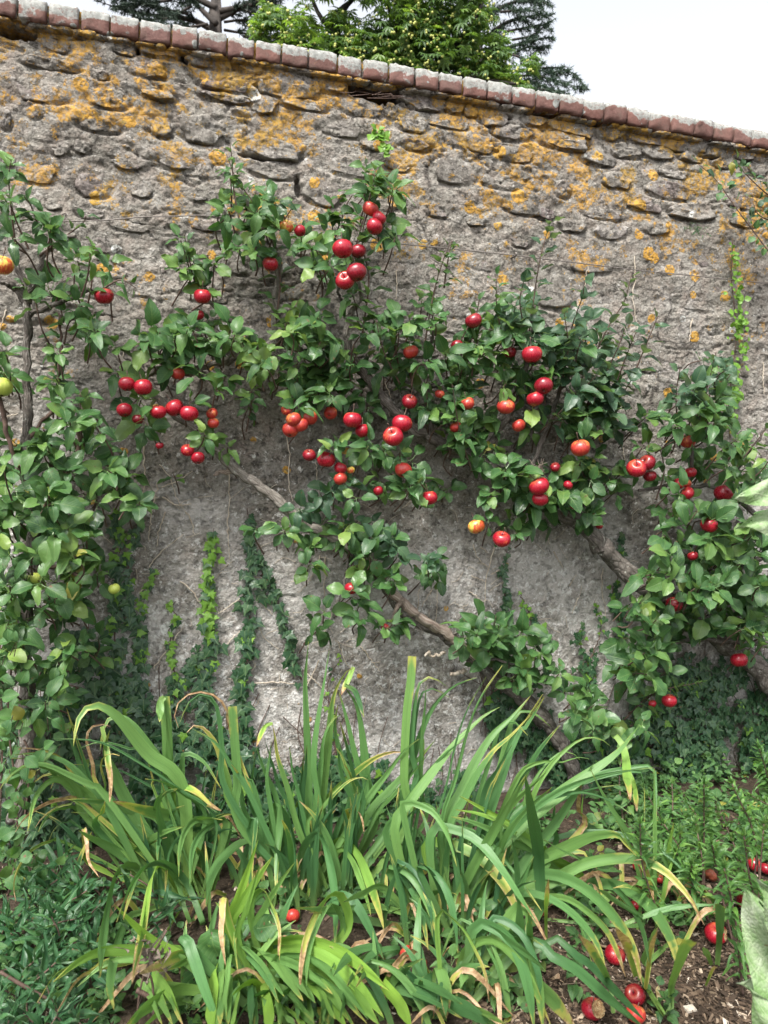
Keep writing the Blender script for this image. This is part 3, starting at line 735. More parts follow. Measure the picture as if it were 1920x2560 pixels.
FALLEN = [
 (1886,2160,36,'r','red fallen apple on the weeds by the right edge'),
 (1915,2172,30,'d','dark fallen apple cut by the right edge beside a redder one'),
 (1776,2187,36,'x','brown shrivelled apple rotting at the rim of the weeds on the right'),
 (1866,2255,48,'d','dark crimson fallen apple behind the felted leaf'),
 (1790,2334,54,'b','crimson fallen apple with a pale bite beside the cut leaf stump'),
 (1537,2387,50,'r','red fallen apple with its stalk hollow up on the open mulch'),
 (1588,2487,51,'d','dark red fallen apple above the orange one on the mulch'),
 (1590,2535,49,'o','orange fallen apple under the dark red one at the bottom'),
 (1482,2522,56,'B','hollowed out fallen apple with pecked brown flesh'),
 (1594,2166,25,'r','red fallen apple glimpsed between drooping yellow edged blades'),
 (1650,2198,24,'o','orange fallen apple behind the stem base of the right blades'),
 (1588,2264,26,'r','red fallen apple under the arching blades left of the mulch'),
 (1103,2180,34,'x','brown rotten apple between the blades of the right clump'),
 (1325,2203,22,'r','small red fallen apple low behind the right clump'),
 (1160,2253,30,'d','dark red fallen apple in shade inside the right clump'),
 (1102,2258,24,'d','dark fallen apple in deep shade at the foot of the centre clump'),
 (1348,2279,28,'x','brown wrinkled fallen apple under the broad upright blade'),
 (1017,2382,36,'o','rotting orange red apple at the front of the centre clump'),
 (1052,2413,36,'x','split rotten apple beside the rotting orange red one'),
 (1128,2070,18,'r','tiny spot of a fallen apple far back near the wall'),
 (1240,2117,20,'r','fallen apple half buried in weeds behind the right clump'),
 (732,2290,36,'o','pink and red fallen apple showing between blades of the centre clump'),
 (1469,2203,22,'r','red fallen apple among weeds below the tall arching blade'),
]
def apple_mat(name, skin, streak, shoulder, amt, rough=.22):
    M = NT(name); o = M.obj(); x, y, z = M.xyz(o)[0:3]
    r = M.orand()
    lon = M.math('ARCTAN2', y, x)
    cv = M.node('CombineXYZ'); M.put(cv.inputs[0], M.math('COSINE', lon)); M.put(cv.inputs[1], M.math('SINE', lon)); M.put(cv.inputs[2], M.math('MULTIPLY', z, .35)); cvo = M.vmath('ADD', cv.outputs[0], M.vmath('SCALE', (3.1, 7.7, 5.3), r))
    st = M.noise(cvo, 7.5, 5, .65)
    c = M.mix(M.mapr(st, .42, .68), skin, streak)
    side = M.noise(M.vmath('ADD', o, M.vmath('SCALE', (9.1, 2.7, 4.3), r)), 1.1, 2)
    k = M.math('ADD', M.math('ADD', side, M.mapr(st, .3, .7, -.14, .14)), M.mapr(z, -.3, .9, -.08, .1))
    c = M.mix(M.mapr(k, .62 - amt, .80 - amt, 0, 1, True), c, shoulder)
    c = M.mix(M.mapr(z, .62, .85, 0, .5), c, M.mix(.5, shoulder, (.22, .15, .05)))
    vd = M.vor(o, 15)['Distance']
    c = M.mix(M.mapr(vd, .05, .11, .55, 0), c, M.mix(.5, c, (.75, .55, .38)))
    return M.done(M.bsdf(c, M.mapr(M.noise(o, 5), .3, .7, rough, rough + .14), .5, M.bump(M.noise(o, 9, 3), .06, .02)))
A_mat = {'r': apple_mat('crimson_skin', (.235, .004, .016), (.34, .014, .026), (.42, .06, .03), .02),
         'd': apple_mat('dark_crimson_skin', (.15, .004, .012), (.24, .009, .02), (.32, .03, .03), -.03),
         'o': apple_mat('orange_red_skin', (.32, .018, .020), (.42, .06, .03), (.52, .17, .05), .06, .3),
         'y': apple_mat('half_yellow_skin', (.48, .05, .025), (.60, .2, .04), (.62, .45, .085), .19, .3),
         'g': apple_mat('green_skin', (.33, .40, .07), (.40, .46, .09), (.44, .48, .11), .1, .32),
         'x': apple_mat('rotten_skin', (.19, .040, .022), (.27, .075, .03), (.15, .065, .03), .12, .55)}
A_mat['s'] = A_mat['r']; A_mat['b'] = A_mat['r']; A_mat['B'] = A_mat['d']
M = NT('apple_flesh'); p = M.obj()
M_flesh = M.done(M.bsdf(M.ramp(M.noise(p, 3.5, 5, .65), [(.35, (.22, .10, .04)), (.5, (.50, .32, .15)), (.65, (.66, .52, .30))]), .7, .3, M.bump(M.noise(p, 9, 5), .8, .05)))
def apple_mesh(kind, sd):
    """radius 1 about the origin; stalk hollow at +Z, eye at -Z"""
    r_ = np.random.default_rng(sd); NA, NB = 26, 18
    V = []; ph = r_.uniform(0, 6.3); flat = r_.uniform(.84, .96)
    for i in range(NB + 1):
        t = math.pi * i / NB
        R = math.sin(t)**.92 * (1 + .045 * math.cos(t)) if 0 < i < NB else 0.0
        z = math.cos(t) * flat
        z -= .34 * math.exp(-(R / .26)**2) * (1 if t < 1.5 else 0); z += .20 * math.exp(-(R / .24)**2) * (1 if t > 1.6 else 0)
        for k in range(NA):
            a = 2 * math.pi * k / NA
            lob = 1 + .022 * math.cos(5 * a + ph) * (.4 + .6 * (t / math.pi)) + .03 * math.cos(2 * a + ph)
            q = R * lob
            V.append((q * math.cos(a), q * math.sin(a), z + .03 * math.cos(5 * a + ph) * R * (t > 2)))
    V = np.array(V)
    if kind == 'x': V *= (1 + .16 * fbm(V[:, 0] * 2.4 + V[:, 2], V[:, 1] * 2.4 + sd, 3, 3))[:, None]; V[:, 2] *= .85
    mi = None
    idx = np.arange((NB + 1) * NA).reshape(NB + 1, NA)
    F = np.stack([idx[:-1], np.roll(idx[:-1], -1, 1), np.roll(idx[1:], -1, 1), idx[1:]], -1).reshape(-1, 4)[:, ::-1]
    mats = [A_mat[kind]]
    if kind in 'bB':
        B = np.array([.75, -.75, .30]) if kind == 'b' else np.array([.15, -1.0, .55]); rb = .62 if kind == 'b' else .88
        d = V - B; l = np.linalg.norm(d, axis=1); ins = l < rb
        V[ins] = (B + d / l[:, None] * rb)[ins] * (1 + .05 * rng.normal(size=(ins.sum(), 1)))
        mi = ins[F].sum(1) >= 3; mats.append(M_flesh)
    return mesh_np('apple', V, [F], mats, mi=mi)
A_mesh = {k: [apple_mesh(k, 7 * i + 3) for i in range(3)] for k in A_mat}
P_, F_, U_ = tube(catmull([(0, 0, .55), (.05, .02, .85), (.16, .05, 1.25), (.2, .1, 1.7)], 7), [.05, .045, .04, .04, .045, .05, .06], 6)
Me_stalk = mesh_np('stalk', P_, F_, M_twig)
P2_, F2_, U2_ = tube(catmull([(0, 0, .5), (.06, .02, .8), (.13, .05, 1.1)], 5), [.05, .045, .04, .04, .05], 6)
Me_stalkshort = mesh_np('stalk', P2_, F2_, M_twig)
b = Bag()
for k in range(5):
    a = k * 1.2566
    ca, sa = math.cos(a), math.sin(a)
    b.add(np.array([(0, -.05, 0), (.16, -.02, -.06), (.05, .06, -.16), (-.03, .07, -.02)]) @ np.array([[ca, sa, 0], [-sa, ca, 0], [0, 0, 1]]) + [0, 0, -.70], [np.array([[0, 1, 2, 3]])])
Me_eye = b.mesh('calyx', M_twig)
apple_seen = []
def put_apple(u, v, w, kind, label, P, hang, group):
    u_, v_, dep = proj(P); rad = w * dep / FPX / 2
    me = random.choice(A_mesh[kind])
    o = link('apple' if hang else 'fallen_apple', me)
    tag(o, label, 'apple', group)
    o.location = P; o.scale = (rad, rad, rad)
    if hang: o.rotation_euler = (random.gauss(-.18, .3), random.gauss(0, .3), random.uniform(0, 6.28))
    elif kind in 'bB': o.rotation_euler = (random.uniform(-.15, .25), random.uniform(-.2, .2), random.uniform(-.4, .2))
    else: o.rotation_euler = (random.uniform(-.9, .9), random.uniform(-.9, .9), random.uniform(0, 6.28))
    for n_, m_ in (('stalk', Me_stalk if hang else Me_stalkshort), ('calyx', Me_eye)):
        c = bpy.data.objects.new(n_, m_); COL.objects.link(c); c.parent = o
    apple_seen.append((u, v, w / 2, dep))
for (u, v, w, k, d, lab) in APPLES:
    put_apple(u, v, w, k, lab, at(u, v, d), True, 'apples hanging on the wall trees')
for (u, v, w, k, lab) in FALLEN:
    P = on_ground(u, v + w * .42); dep = proj(P)[2]
    q = ray(u, v) ; P2 = CAM + q * ((P - CAM) @ FWD - w * dep / FPX * .25)
    put_apple(u, v, w, k, lab, P2, False, 'windfall apples lying under the trees')

# ================================================================ APPLE TREES
def limb(name, pts, r0, r1, d0, d1, root, mat=None, seg=12, rough=.5, n=None, parent_part=None):
    """branch drawn through photo pixels; radii in pixels, distance from the wall in metres"""
    m = len(pts)
    W = [at(u, v, d0 + (d1 - d0) * i / (m - 1)) for i, (u, v) in enumerate(pts)]
    C_ = catmull(W, n or max(12, m * 9))
    wob = np.stack([fbm(np.arange(len(C_)) * .22 + r0 * 3 + 11 * k, np.full(len(C_), k * 5.0 + pts[0][0] * .1), 3, k, .6) for k in range(3)], 1) * .013
    C_ = C_ + wob
    R = np.linspace(r0, r1, len(C_)) * 3.05 / FPX
    V, F, U = tube(C_, R, seg, rough, int(pts[0][0]) % 97)
    return link(name, mesh_np(name, V, F, mat or M_bark, U), root)

TREES = {
 'L': empty('apple_tree', on_ground(40, 2060), 'apple tree with broad dark leaves and two green apples at the left edge', 'tree', 'apple trees trained on the wall'),
 'M': empty('apple_tree', at(1455, 1985, .1), 'apple tree whose old split bough runs diagonally up to the left over bare wall', 'tree', 'apple trees trained on the wall'),
 'R': empty('apple_tree', at(1990, 1850, .12), 'widest apple tree with a thick bough and the most red apples, centre and right', 'tree', 'apple trees trained on the wall'),
 'E': empty('apple_tree', at(2080, 1960, .25), 'apple tree making the dense leafy mass at the right edge over dark ivy', 'tree', 'apple trees trained on the wall'),
}
FOL = {k: Foliage() for k in TREES}
TW = {k: Bag() for k in TREES}
tL, tM, tR, tE = (TREES[k] for k in 'LMRE')
limb('trunk', [(1455,1985),(1400,1850),(1330,1770),(1230,1690),(1130,1600),(1030,1540),(965,1470),(930,1425)], 22, 14, .10, .12, tM)
limb('bough', [(935,1430),(880,1370),(820,1335),(760,1310),(680,1240),(600,1180),(540,1130),(470,1060),(400,1000),(330,930),(270,860),(215,815)], 15, 6, .125, .12, tM, M_greybark)
limb('dead_wood', [(1195,1655),(1130,1592),(1090,1565),(1040,1535),(1000,1496),(966,1462)], 10, 13, .135, .135, tM, M_deadwood, 9, .7)
limb('snag', [(1005,1500),(990,1520),(975,1555)], 6, 2, .15, .18, tM, M_deadwood, 6, .5)
limb('snag', [(1110,1630),(1085,1640),(1070,1634),(1062,1640)], 4, 3, .1, .12, tM, M_dry, 6, .5)
limb('snag', [(1130,1682),(1150,1680),(1166,1677)], 5, 5, .05, .05, tM, M_dry, 6, .3)
limb('snag', [(575,1178),(548,1182),(535,1192)], 7, 3, .12, .15, tM, M_deadwood, 6, .6)
limb('branch', [(350,945),(400,925),(463,932),(538,906),(608,868),(677,860),(735,872),(790,905)], 5, 8, .13, .12, tM, M_greybark)
limb('branch', [(505,918),(503,945),(497,985),(500,1010)], 5, 3, .13, .16, tM, M_greybark, 7)
limb('branch', [(590,808),(560,790),(535,768),(520,742),(508,700)], 5, 3, .12, .18, tM, M_greybark, 7)
limb('branch', [(640,855),(610,830),(585,805)], 6, 5, .12, .12, tM, M_greybark, 7)
limb('branch', [(660,1010),(625,960),(640,920),(665,880)], 3, 3, .12, .14, tM, M_greybark, 6)
limb('branch', [(1100,1600),(1160,1570),(1225,1560)], 6, 3, .12, .2, tM, M_bark, 7)
limb('branch', [(880,1375),(870,1420),(850,1500),(840,1545)], 4, 2, .12, .2, tM, M_bark, 6)
limb('branch', [(1160,1625),(1250,1650),(1320,1660)], 5, 3, .12, .18, tM, M_bark, 6)
# right tree
limb('trunk', [(1990,1850),(1930,1720),(1850,1635),(1740,1555),(1640,1490),(1560,1425),(1500,1365)], 29, 23, .10, .13, tR)
limb('bough', [(1505,1370),(1455,1310),(1390,1275),(1300,1225),(1200,1150),(1090,1105),(1020,1060),(960,1000),(925,955),(890,905),(868,850)], 22, 8, .13, .15, tR)
limb('branch', [(868,870),(866,820),(880,775),(903,745),(899,712),(893,660),(880,600)], 8, 4, .15, .22, tR, M_greybark)
limb('branch', [(690,860),(683,808),(690,745),(700,690),(696,640),(655,560),(600,470)], 8, 3, .13, .2, tR, M_greybark)
limb('branch', [(880,775),(850,735),(838,690)], 4, 2, .15, .22, tR, M_bark, 6)
limb('branch', [(1310,1230),(1340,1140),(1365,1074),(1400,987),(1430,920),(1440,860)], 8, 3, .14, .25, tR)
limb('branch', [(1190,1150),(1240,1080),(1290,1020),(1310,950),(1320,860),(1335,760)], 9, 3, .14, .25, tR)
limb('branch', [(1080,1110),(1065,1000),(1075,900),(1085,800)], 7, 3, .14, .22, tR)
limb('branch', [(1450,1310),(1463,1213),(1490,1175),(1545,1170),(1600,1150)], 9, 4, .13, .22, tR)
limb('branch', [(1350,1110),(1420,1100),(1480,1085)], 4, 2, .15, .25, tR, M_greybark, 6)
# far right tree
limb('trunk', [(2080,1960),(2060,1800),(2030,1600),(1990,1430),(1940,1330)], 26, 14, .25, .2, tE)
limb('branch', [(1990,1430),(1900,1300),(1800,1225),(1700,1215),(1600,1225)], 9, 4, .2, .22, tE)
limb('branch', [(1810,1222),(1850,1160),(1900,1090),(1925,1060)], 5, 3, .2, .28, tE)
limb('branch', [(1720,1215),(1735,1100),(1760,1000),(1775,920)], 6, 3, .2, .26, tE)
limb('branch', [(1960,1370),(1850,1420),(1740,1480),(1640,1510)], 8, 4, .2, .25, tE)
limb('branch', [(2040,1640),(1900,1610),(1760,1600),(1640,1620),(1560,1660)], 8, 4, .22, .2, tE)
# left tree
limb('trunk', [(40,2060),(70,1850),(60,1600),(85,1350),(70,1100),(66,900),(64,800),(60,730),(40,660)], 20, 6, .22, .22, tL)
limb('branch', [(-60,650),(0,692),(45,722),(66,760)], 8, 10, .22, .22, tL)
limb('branch', [(66,760),(110,640),(160,600),(190,585)], 6, 3, .22, .28, tL)
limb('branch', [(70,1100),(140,1000),(148,900),(150,780)], 5, 2, .22, .26, tL, M_twig, 6)
limb('branch', [(80,1300),(160,1200),(198,1115),(200,985)], 6, 2, .22, .3, tL, M_twig, 6)
limb('branch', [(66,790),(130,760),(190,740),(245,720)], 6, 3, .22, .28, tL)
limb('branch', [(80,1400),(150,1420),(215,1440)], 5, 3, .22, .3, tL, M_twig, 6)
limb('branch', [(80,1250),(10,1050),(-10,950)], 6, 3, .22, .34, tL, M_twig, 6)

# ---- leaf clusters: tree, u, v, ru, rv, rosettes, leaf length px, tone, depth range
CL = '''L 55 560 60 45 4 48 n|L 130 610 70 45 4 46 n|L 20 500 20 50 2 52 n|L 25 440 15 30 1 50 n|L 215 660 60 45 5 46 n|L 140 765 80 45 6 56 n|L 200 800 50 35 3 48 n|L 60 690 30 30 1 40 n
L 30 950 55 60 4 76 n|L 10 900 20 30 1 60 n|L 60 1180 100 75 9 58 n|L 190 1120 110 70 10 58 n|L 290 1170 80 65 8 62 n|L 150 1230 120 70 10 62 n|L 270 1245 80 40 5 58 n|L 60 1300 90 70 8 60 n|L 190 1320 80 60 7 62 n
L 80 1420 100 60 8 60 n|L 175 1420 70 60 6 66 p|L 215 1450 45 60 3 52 n|L 250 1400 30 50 2 50 n|L 40 1540 70 60 6 58 n|L 140 1560 80 70 7 56 n|L 70 1660 90 70 8 56 n|L 170 1680 70 70 6 52 n|L 60 1780 80 60 6 54 n|L 210 1600 40 60 3 48 n|L 25 1640 30 90 4 60 p
L 145 900 20 80 3 42 n|L 150 1000 35 70 4 44 n|L 200 1030 40 60 3 42 n|L 100 1100 60 40 4 50 n|L 230 730 50 30 2 50 n|L 330 1230 40 50 3 54 n|L 110 1480 120 40 6 54 n|L 15 1420 30 60 3 58 n
M 270 850 60 40 3 46 n|M 405 870 55 60 5 62 n|M 480 880 40 70 5 60 n|M 440 830 60 40 4 54 n|M 340 990 40 50 2 72 p|M 320 930 40 20 2 46 n|M 350 1080 40 45 2 66 n|M 490 1010 45 25 2 60 n|M 520 1070 35 40 3 38 p|M 540 1105 40 25 2 36 p|M 595 820 40 30 3 56 n|M 600 860 50 25 2 40 p|M 480 700 50 35 3 46 p|M 520 670 40 30 2 46 n|M 470 625 25 40 2 40 n|M 515 820 40 30 2 44 n|M 455 600 15 30 1 38 n
M 720 810 45 40 4 44 p|M 800 830 55 50 6 52 n|M 785 920 60 65 8 56 n|M 840 960 50 50 5 56 n|M 665 955 50 40 4 34 p|M 640 870 45 25 3 38 p|M 760 990 45 40 4 50 n|M 840 900 30 40 3 50 n|M 700 900 50 40 4 44 p|M 560 960 30 20 2 40 n|M 600 1010 40 15 2 34 n|M 810 1010 40 35 3 50 n|M 890 1010 45 30 2 50 n|M 450 1180 20 25 1 40 p
M 870 1110 60 40 4 46 n|M 930 1150 50 40 4 48 n|M 960 1100 30 30 2 44 n|M 850 1240 70 35 5 48 b|M 940 1240 50 40 4 44 n|M 770 1260 40 25 2 46 b|M 715 1315 30 18 2 50 n|M 650 1312 25 12 1 40 n|M 840 1340 55 45 6 50 n|M 900 1390 50 45 5 50 n|M 905 1330 40 30 3 48 b|M 790 1390 50 30 3 48 n|M 960 1380 45 45 4 50 b|M 985 1440 40 30 3 46 n|M 1075 1440 42 38 3 38 n|M 780 1545 45 35 3 58 n|M 920 1530 30 30 2 50 n|M 960 1560 35 40 3 52 n|M 1000 1330 40 30 3 44 b|M 870 1470 40 25 2 46 n|M 1060 1390 30 20 2 40 b
M 1232 1585 75 60 8 54 n|M 1190 1600 40 50 3 54 n|M 1270 1620 60 40 4 50 n|M 1320 1640 40 40 4 46 n|M 1340 1690 65 40 6 46 n|M 1400 1700 30 30 2 40 n
E 1590 1620 70 55 8 56 n|E 1560 1680 55 45 4 54 n|E 1640 1660 45 45 4 54 n|E 1640 1590 30 40 3 44 n|E 1450 1755 60 45 6 50 n|E 1400 1790 40 25 2 46 n|E 1510 1790 55 50 5 50 n|E 1570 1830 50 45 4 52 n|E 1620 1750 40 30 2 44 n
R 625 500 50 40 4 52 n|R 580 540 30 60 3 52 n|R 680 580 45 30 3 52 n|R 640 630 45 30 2 48 n|R 590 600 25 30 2 50 n|R 780 590 50 45 5 50 n|R 800 650 40 40 4 50 n|R 830 560 40 30 3 50 n|R 910 490 40 40 4 52 n|R 960 480 30 40 3 52 n|R 970 590 30 40 3 52 n|R 890 730 25 30 1 48 n|R 935 430 30 20 2 44 n|R 700 520 40 30 2 46 n|R 590 430 15 25 1 36 n
R 995 815 50 40 5 50 n|R 985 895 50 45 5 52 n|R 1075 785 45 45 4 46 n|R 1105 900 60 45 6 50 n|R 1190 840 50 45 5 50 n|R 1220 900 55 45 5 50 n|R 1300 790 55 45 6 50 b|R 1320 830 60 40 5 52 n|R 1385 860 50 45 5 52 b|R 1440 830 45 45 4 50 b|R 1463 900 50 50 5 54 b|R 1290 960 55 40 5 52 n|R 1423 965 50 50 5 54 b|R 1480 1010 55 50 6 54 b|R 1530 965 50 40 4 50 b|R 1400 1050 50 40 4 52 n|R 1545 1040 45 40 4 50 b|R 1480 1075 45 40 4 52 n|R 1135 980 55 45 5 48 n|R 1180 1045 50 40 5 54 n|R 1150 1100 45 40 4 50 n|R 1210 1100 45 45 4 50 n|R 1005 1125 35 40 2 48 n|R 1040 1190 45 35 4 48 n|R 1000 1230 35 25 2 48 n|R 1122 1240 25 35 1 54 n|R 1285 1160 55 40 5 56 n|R 1285 1230 50 35 4 54 n|R 1390 1200 50 40 5 56 n|R 1440 1220 45 40 4 50 n|R 1370 1265 50 25 3 52 n|R 1540 1200 45 40 4 48 n|R 1580 1140 40 35 2 52 n|R 1250 1240 40 40 3 50 n|R 1450 1160 30 50 3 52 p|R 1350 1000 40 30 2 60 n|R 1110 1040 50 40 4 44 n|R 1160 930 40 30 3 40 n
R 1340 920 50 30 3 50 n|R 1390 930 40 40 3 50 b|R 1330 1090 40 30 2 40 n|R 1600 1060 30 40 2 46 n|R 1290 1290 50 20 2 44 n|R 1480 1270 45 30 2 46 n|R 1500 1170 40 30 2 44 n|R 1240 1330 40 22 1 54 n|R 1290 1320 20 25 1 48 n|R 1210 1310 15 15 1 38 n|R 1060 1000 40 60 4 46 n|R 940 830 40 40 3 46 n|R 900 900 40 40 3 44 n
E 1712 970 55 45 5 48 b|E 1775 920 40 35 4 44 b|E 1793 1010 50 50 6 50 n|E 1730 1050 50 40 4 50 n|E 1724 1140 50 45 5 52 n|E 1690 1080 40 40 3 46 n|E 1800 1090 45 40 4 48 n|E 1828 1190 40 35 3 46 n|E 1690 1250 45 35 4 48 n|E 1770 1270 60 40 5 52 n|E 1886 1140 40 50 3 48 n|E 1886 1220 35 40 3 48 n|E 1850 1270 50 40 4 52 n|E 1650 1210 30 40 3 44 n
E 1712 1360 60 40 6 56 n|E 1800 1380 70 50 8 58 n|E 1874 1400 60 60 7 58 n|E 1900 1320 50 50 4 56 n|E 1730 1310 50 35 4 54 n|E 1690 1420 40 35 3 52 n|E 1600 1510 45 40 5 52 n|E 1635 1530 55 35 5 52 n|E 1620 1450 25 35 2 56 n|E 1741 1500 60 50 7 54 n|E 1770 1450 60 45 6 54 n|E 1857 1480 60 50 7 54 n|E 1800 1555 60 40 5 54 n|E 1870 1560 50 40 5 54 n|E 1700 1560 40 35 3 50 n|E 1900 1500 50 60 5 54 n|E 1680 1480 30 30 2 48 n|E 1880 1630 12 25 1 40 n|E 1900 1590 40 25 2 46 n'''
def rosette(fol, bag, P, axis, n, L, tone, spread=1.0):
    pr = P_apple[tone]; other = P_apple['n' if tone != 'n' else 'p']
    ph = random.uniform(0, 6.28); A = frame(axis, (.2, -.5, .4))
    for k in range(n):
        a = ph + k * 2.4 + random.uniform(-.3, .3)
        e = math.radians(random.uniform(-12, 58)) if random.random() < .8 else math.radians(random.uniform(-50, 0))
        d = A[:, 0] * math.cos(a) * math.cos(e) + A[:, 2] * math.sin(a) * math.cos(e) + A[:, 1] * math.sin(e)
        if d[1] > .35: d[1] *= -.5                      # nothing grows into the wall
        d = norm(d + np.array([0, -.05, -.22 * random.random()]))
        nrm = norm(axis * (.8 + .6 * random.random()) + rng.normal(size=3) * .35 + np.array([0, -.25, .35]))
        s = L * random.choice((random.uniform(.42, .8), random.uniform(.7, 1.08), random.uniform(.7, 1.08)))
        q = random.choice(pr if random.random() < .88 else other)
        fol.leaf(q, P + d * s * .28 + A[:, 1] * random.uniform(-.02, .01), d, nrm, s)
def twig_to(bag, P, Q, r=.0022):
    mid = (np.asarray(P) + Q) / 2 + rng.normal(size=3) * .012
    V, F, U = tube(catmull([Q, mid, P], 6), np.linspace(r * 1.5, r, 6), 5, cap=False); bag.add(V, F, U)
for row in CL.replace('\n', '|').split('|'):
    t, u, v, ru, rv, n, lp, tone = row.split(); u, v, ru, rv, n, lp = map(float, (u, v, ru, rv, n, lp))
    n = max(1, int(n * (.95 if t != 'L' else .78) + random.random()))
    for k in range(n):
        a = random.uniform(0, 6.28); q = math.sqrt(random.random())
        d = random.uniform(.09, .33) if t != 'L' else random.uniform(.12, .48)
        if t == 'E' and v > 900: d = random.uniform(.12, .45)
        P = at(u + ru * q * math.cos(a), v + rv * q * math.sin(a), d)
        ax = norm([random.uniform(-.5, .5), -random.uniform(.25, .9), random.uniform(.25, 1.0)])
        dep = proj(P)[2]
        rosette(FOL[t], TW[t], P, ax, random.randint(4, 7), lp * dep / FPX * 1.0, tone)
        twig_to(TW[t], P, P - ax * random.uniform(.05, .12) + np.array([0, .04, -.03]))
# ---- upright shoots with alternate leaves
SH = [('R',[(1310,940),(1330,780),(1350,650),(1377,550)],46,'b',.2,.3),('R',[(1060,870),(1083,740),(1105,660),(1126,606)],42,'n',.2,.26),('R',[(1415,900),(1432,810),(1455,745),(1462,700)],46,'b',.22,.34),
 ('R',[(1478,905),(1525,810),(1560,755),(1578,690)],44,'b',.22,.3),('R',[(1530,990),(1562,900),(1590,830)],46,'b',.22,.32),('R',[(1585,935),(1618,855),(1645,790)],44,'b',.2,.28),('R',[(1280,910),(1245,790),(1240,690)],46,'n',.2,.32),
 ('R',[(1165,910),(1188,800),(1200,740)],44,'n',.2,.28),('R',[(1480,1000),(1540,880),(1570,800)],46,'b',.24,.36),('R',[(905,840),(922,700),(905,600),(925,500),(938,425)],46,'n',.2,.32),('R',[(690,800),(700,690),(665,590),(635,510),(592,450),(566,385)],42,'n',.18,.28),
 ('R',[(600,560),(585,480),(580,400),(575,360)],34,'n',.24,.26),('R',[(870,690),(905,560),(930,470)],48,'n',.22,.34),('R',[(640,580),(700,560),(730,520)],46,'n',.22,.3),('R',[(1320,860),(1300,760),(1310,700)],48,'b',.25,.35),('R',[(1350,1080),(1430,1000),(1500,930)],48,'b',.2,.35),
 ('R',[(1400,980),(1420,870),(1410,780)],46,'b',.25,.35),('R',[(1180,1180),(1150,1080),(1130,960)],46,'n',.22,.36),('R',[(1000,960),(960,880),(940,800)],42,'n',.2,.3),('R',[(1110,720),(1120,650),(1130,600)],34,'n',.22,.25),
 ('M',[(500,745),(480,680),(468,620),(460,585)],38,'n',.16,.24),('M',[(790,905),(800,850),(780,800)],46,'n',.16,.3),('M',[(700,870),(720,810),(725,770)],38,'p',.15,.22),('M',[(400,910),(395,860),(400,830)],54,'n',.16,.3),('M',[(1215,1660),(1230,1590),(1240,1540)],46,'n',.2,.32),
 ('L',[(100,640),(150,600),(205,560),(215,540)],40,'n',.24,.3),('L',[(40,620),(30,540),(22,450),(28,400)],46,'n',.24,.34),('L',[(142,1080),(148,960),(150,860),(155,780)],36,'n',.2,.26),('L',[(200,1120),(200,1030),(202,980)],38,'n',.22,.3),('L',[(245,730),(300,700),(340,720)],40,'n',.26,.28),
 ('L',[(100,580),(80,520),(60,490)],44,'n',.24,.34),('L',[(215,780),(230,700),(222,640)],46,'n',.26,.34),('L',[(160,860),(180,800),(250,830)],42,'n',.22,.26),
 ('E',[(1735,1060),(1770,960),(1790,880)],46,'b',.24,.34),('E',[(1700,1120),(1690,1000),(1700,920)],44,'b',.24,.34),('E',[(1800,1220),(1870,1130),(1925,1060)],42,'n',.26,.34),('E',[(1760,1080),(1800,980),(1830,930)],42,'b',.24,.34),('E',[(1640,1250),(1660,1180),(1650,1120)],42,'n',.24,.3)]
for (t, pts, lp, tone, d0, d1) in SH:
    m = len(pts)
    C_ = catmull([at(u, v, d0 + (d1 - d0) * i / (m - 1)) for i, (u, v) in enumerate(pts)], 26)
    ln = np.concatenate([[0], np.cumsum(np.linalg.norm(np.diff(C_, axis=0), axis=1))])
    V, F, U = tube(C_, np.linspace(.0038, .0014, 26), 6); TW[t].add(V, F, U)
    a = random.uniform(0, 6); s = random.uniform(.01, .03)
    while s < ln[-1]:
        i = min(int(np.searchsorted(ln, s)), 25); P = C_[i]; T = norm(C_[i] - C_[i - 1]); f = s / ln[-1]
        A = frame(T, (.1, -1, .1)); a += 2.4
        ra = A[:, 0] * math.cos(a) + A[:, 2] * math.sin(a)
        if ra[1] > .3: ra[1] *= -.6
        e = .35 + .5 * f
        d = norm(ra + T * e); size = lp * proj(P)[2] / FPX * (1.05 - .45 * f) * random.uniform(.8, 1.15)
        FOL[t].leaf(random.choice(P_apple[tone]), P + ra * size * .25, d, norm(T * 1.0 + ra * .2 + rng.normal(size=3) * .25 + np.array([0, -.3, .1])), size)
        s += random.uniform(.016, .028)
def keep_leaf(l):
    pr, R, P, s = l
    for f in (.25, .6, .95):
        q = P + R[:, 1] * s * f
        if q[1] > -.012: return False
        u, v, w = proj(q)
        for (au, av, ar, ad) in apple_seen:
            if w < ad + .02 and (u - au)**2 + (v - av)**2 < (ar * .93)**2 and random.random() < .62: return False
    return True
for k in TREES:
    FOL[k].cull(keep_leaf)
    print('tree', k, len(FOL[k].L), 'leaves')
    FOL[k].build(TREES[k], 300)
    o = link('twig', TW[k].mesh('twig', M_twig), TREES[k]); o['kind'] = 'stuff'
# withered brown tuft on the right tree
b = Bag()
for k in range(40):
    P = at(1345 + random.gauss(0, 10), 1174 + random.gauss(0, 5), .30)
    V, F, U = tube(catmull([P, P + rng.normal(size=3) * .009, P + rng.normal(size=3) * .017], 5), .0011, 4, cap=False); b.add(V, F, U)
o = link('withered_tuft', b.mesh('withered_tuft', M_deadwood), tR); o['kind'] = 'stuff'
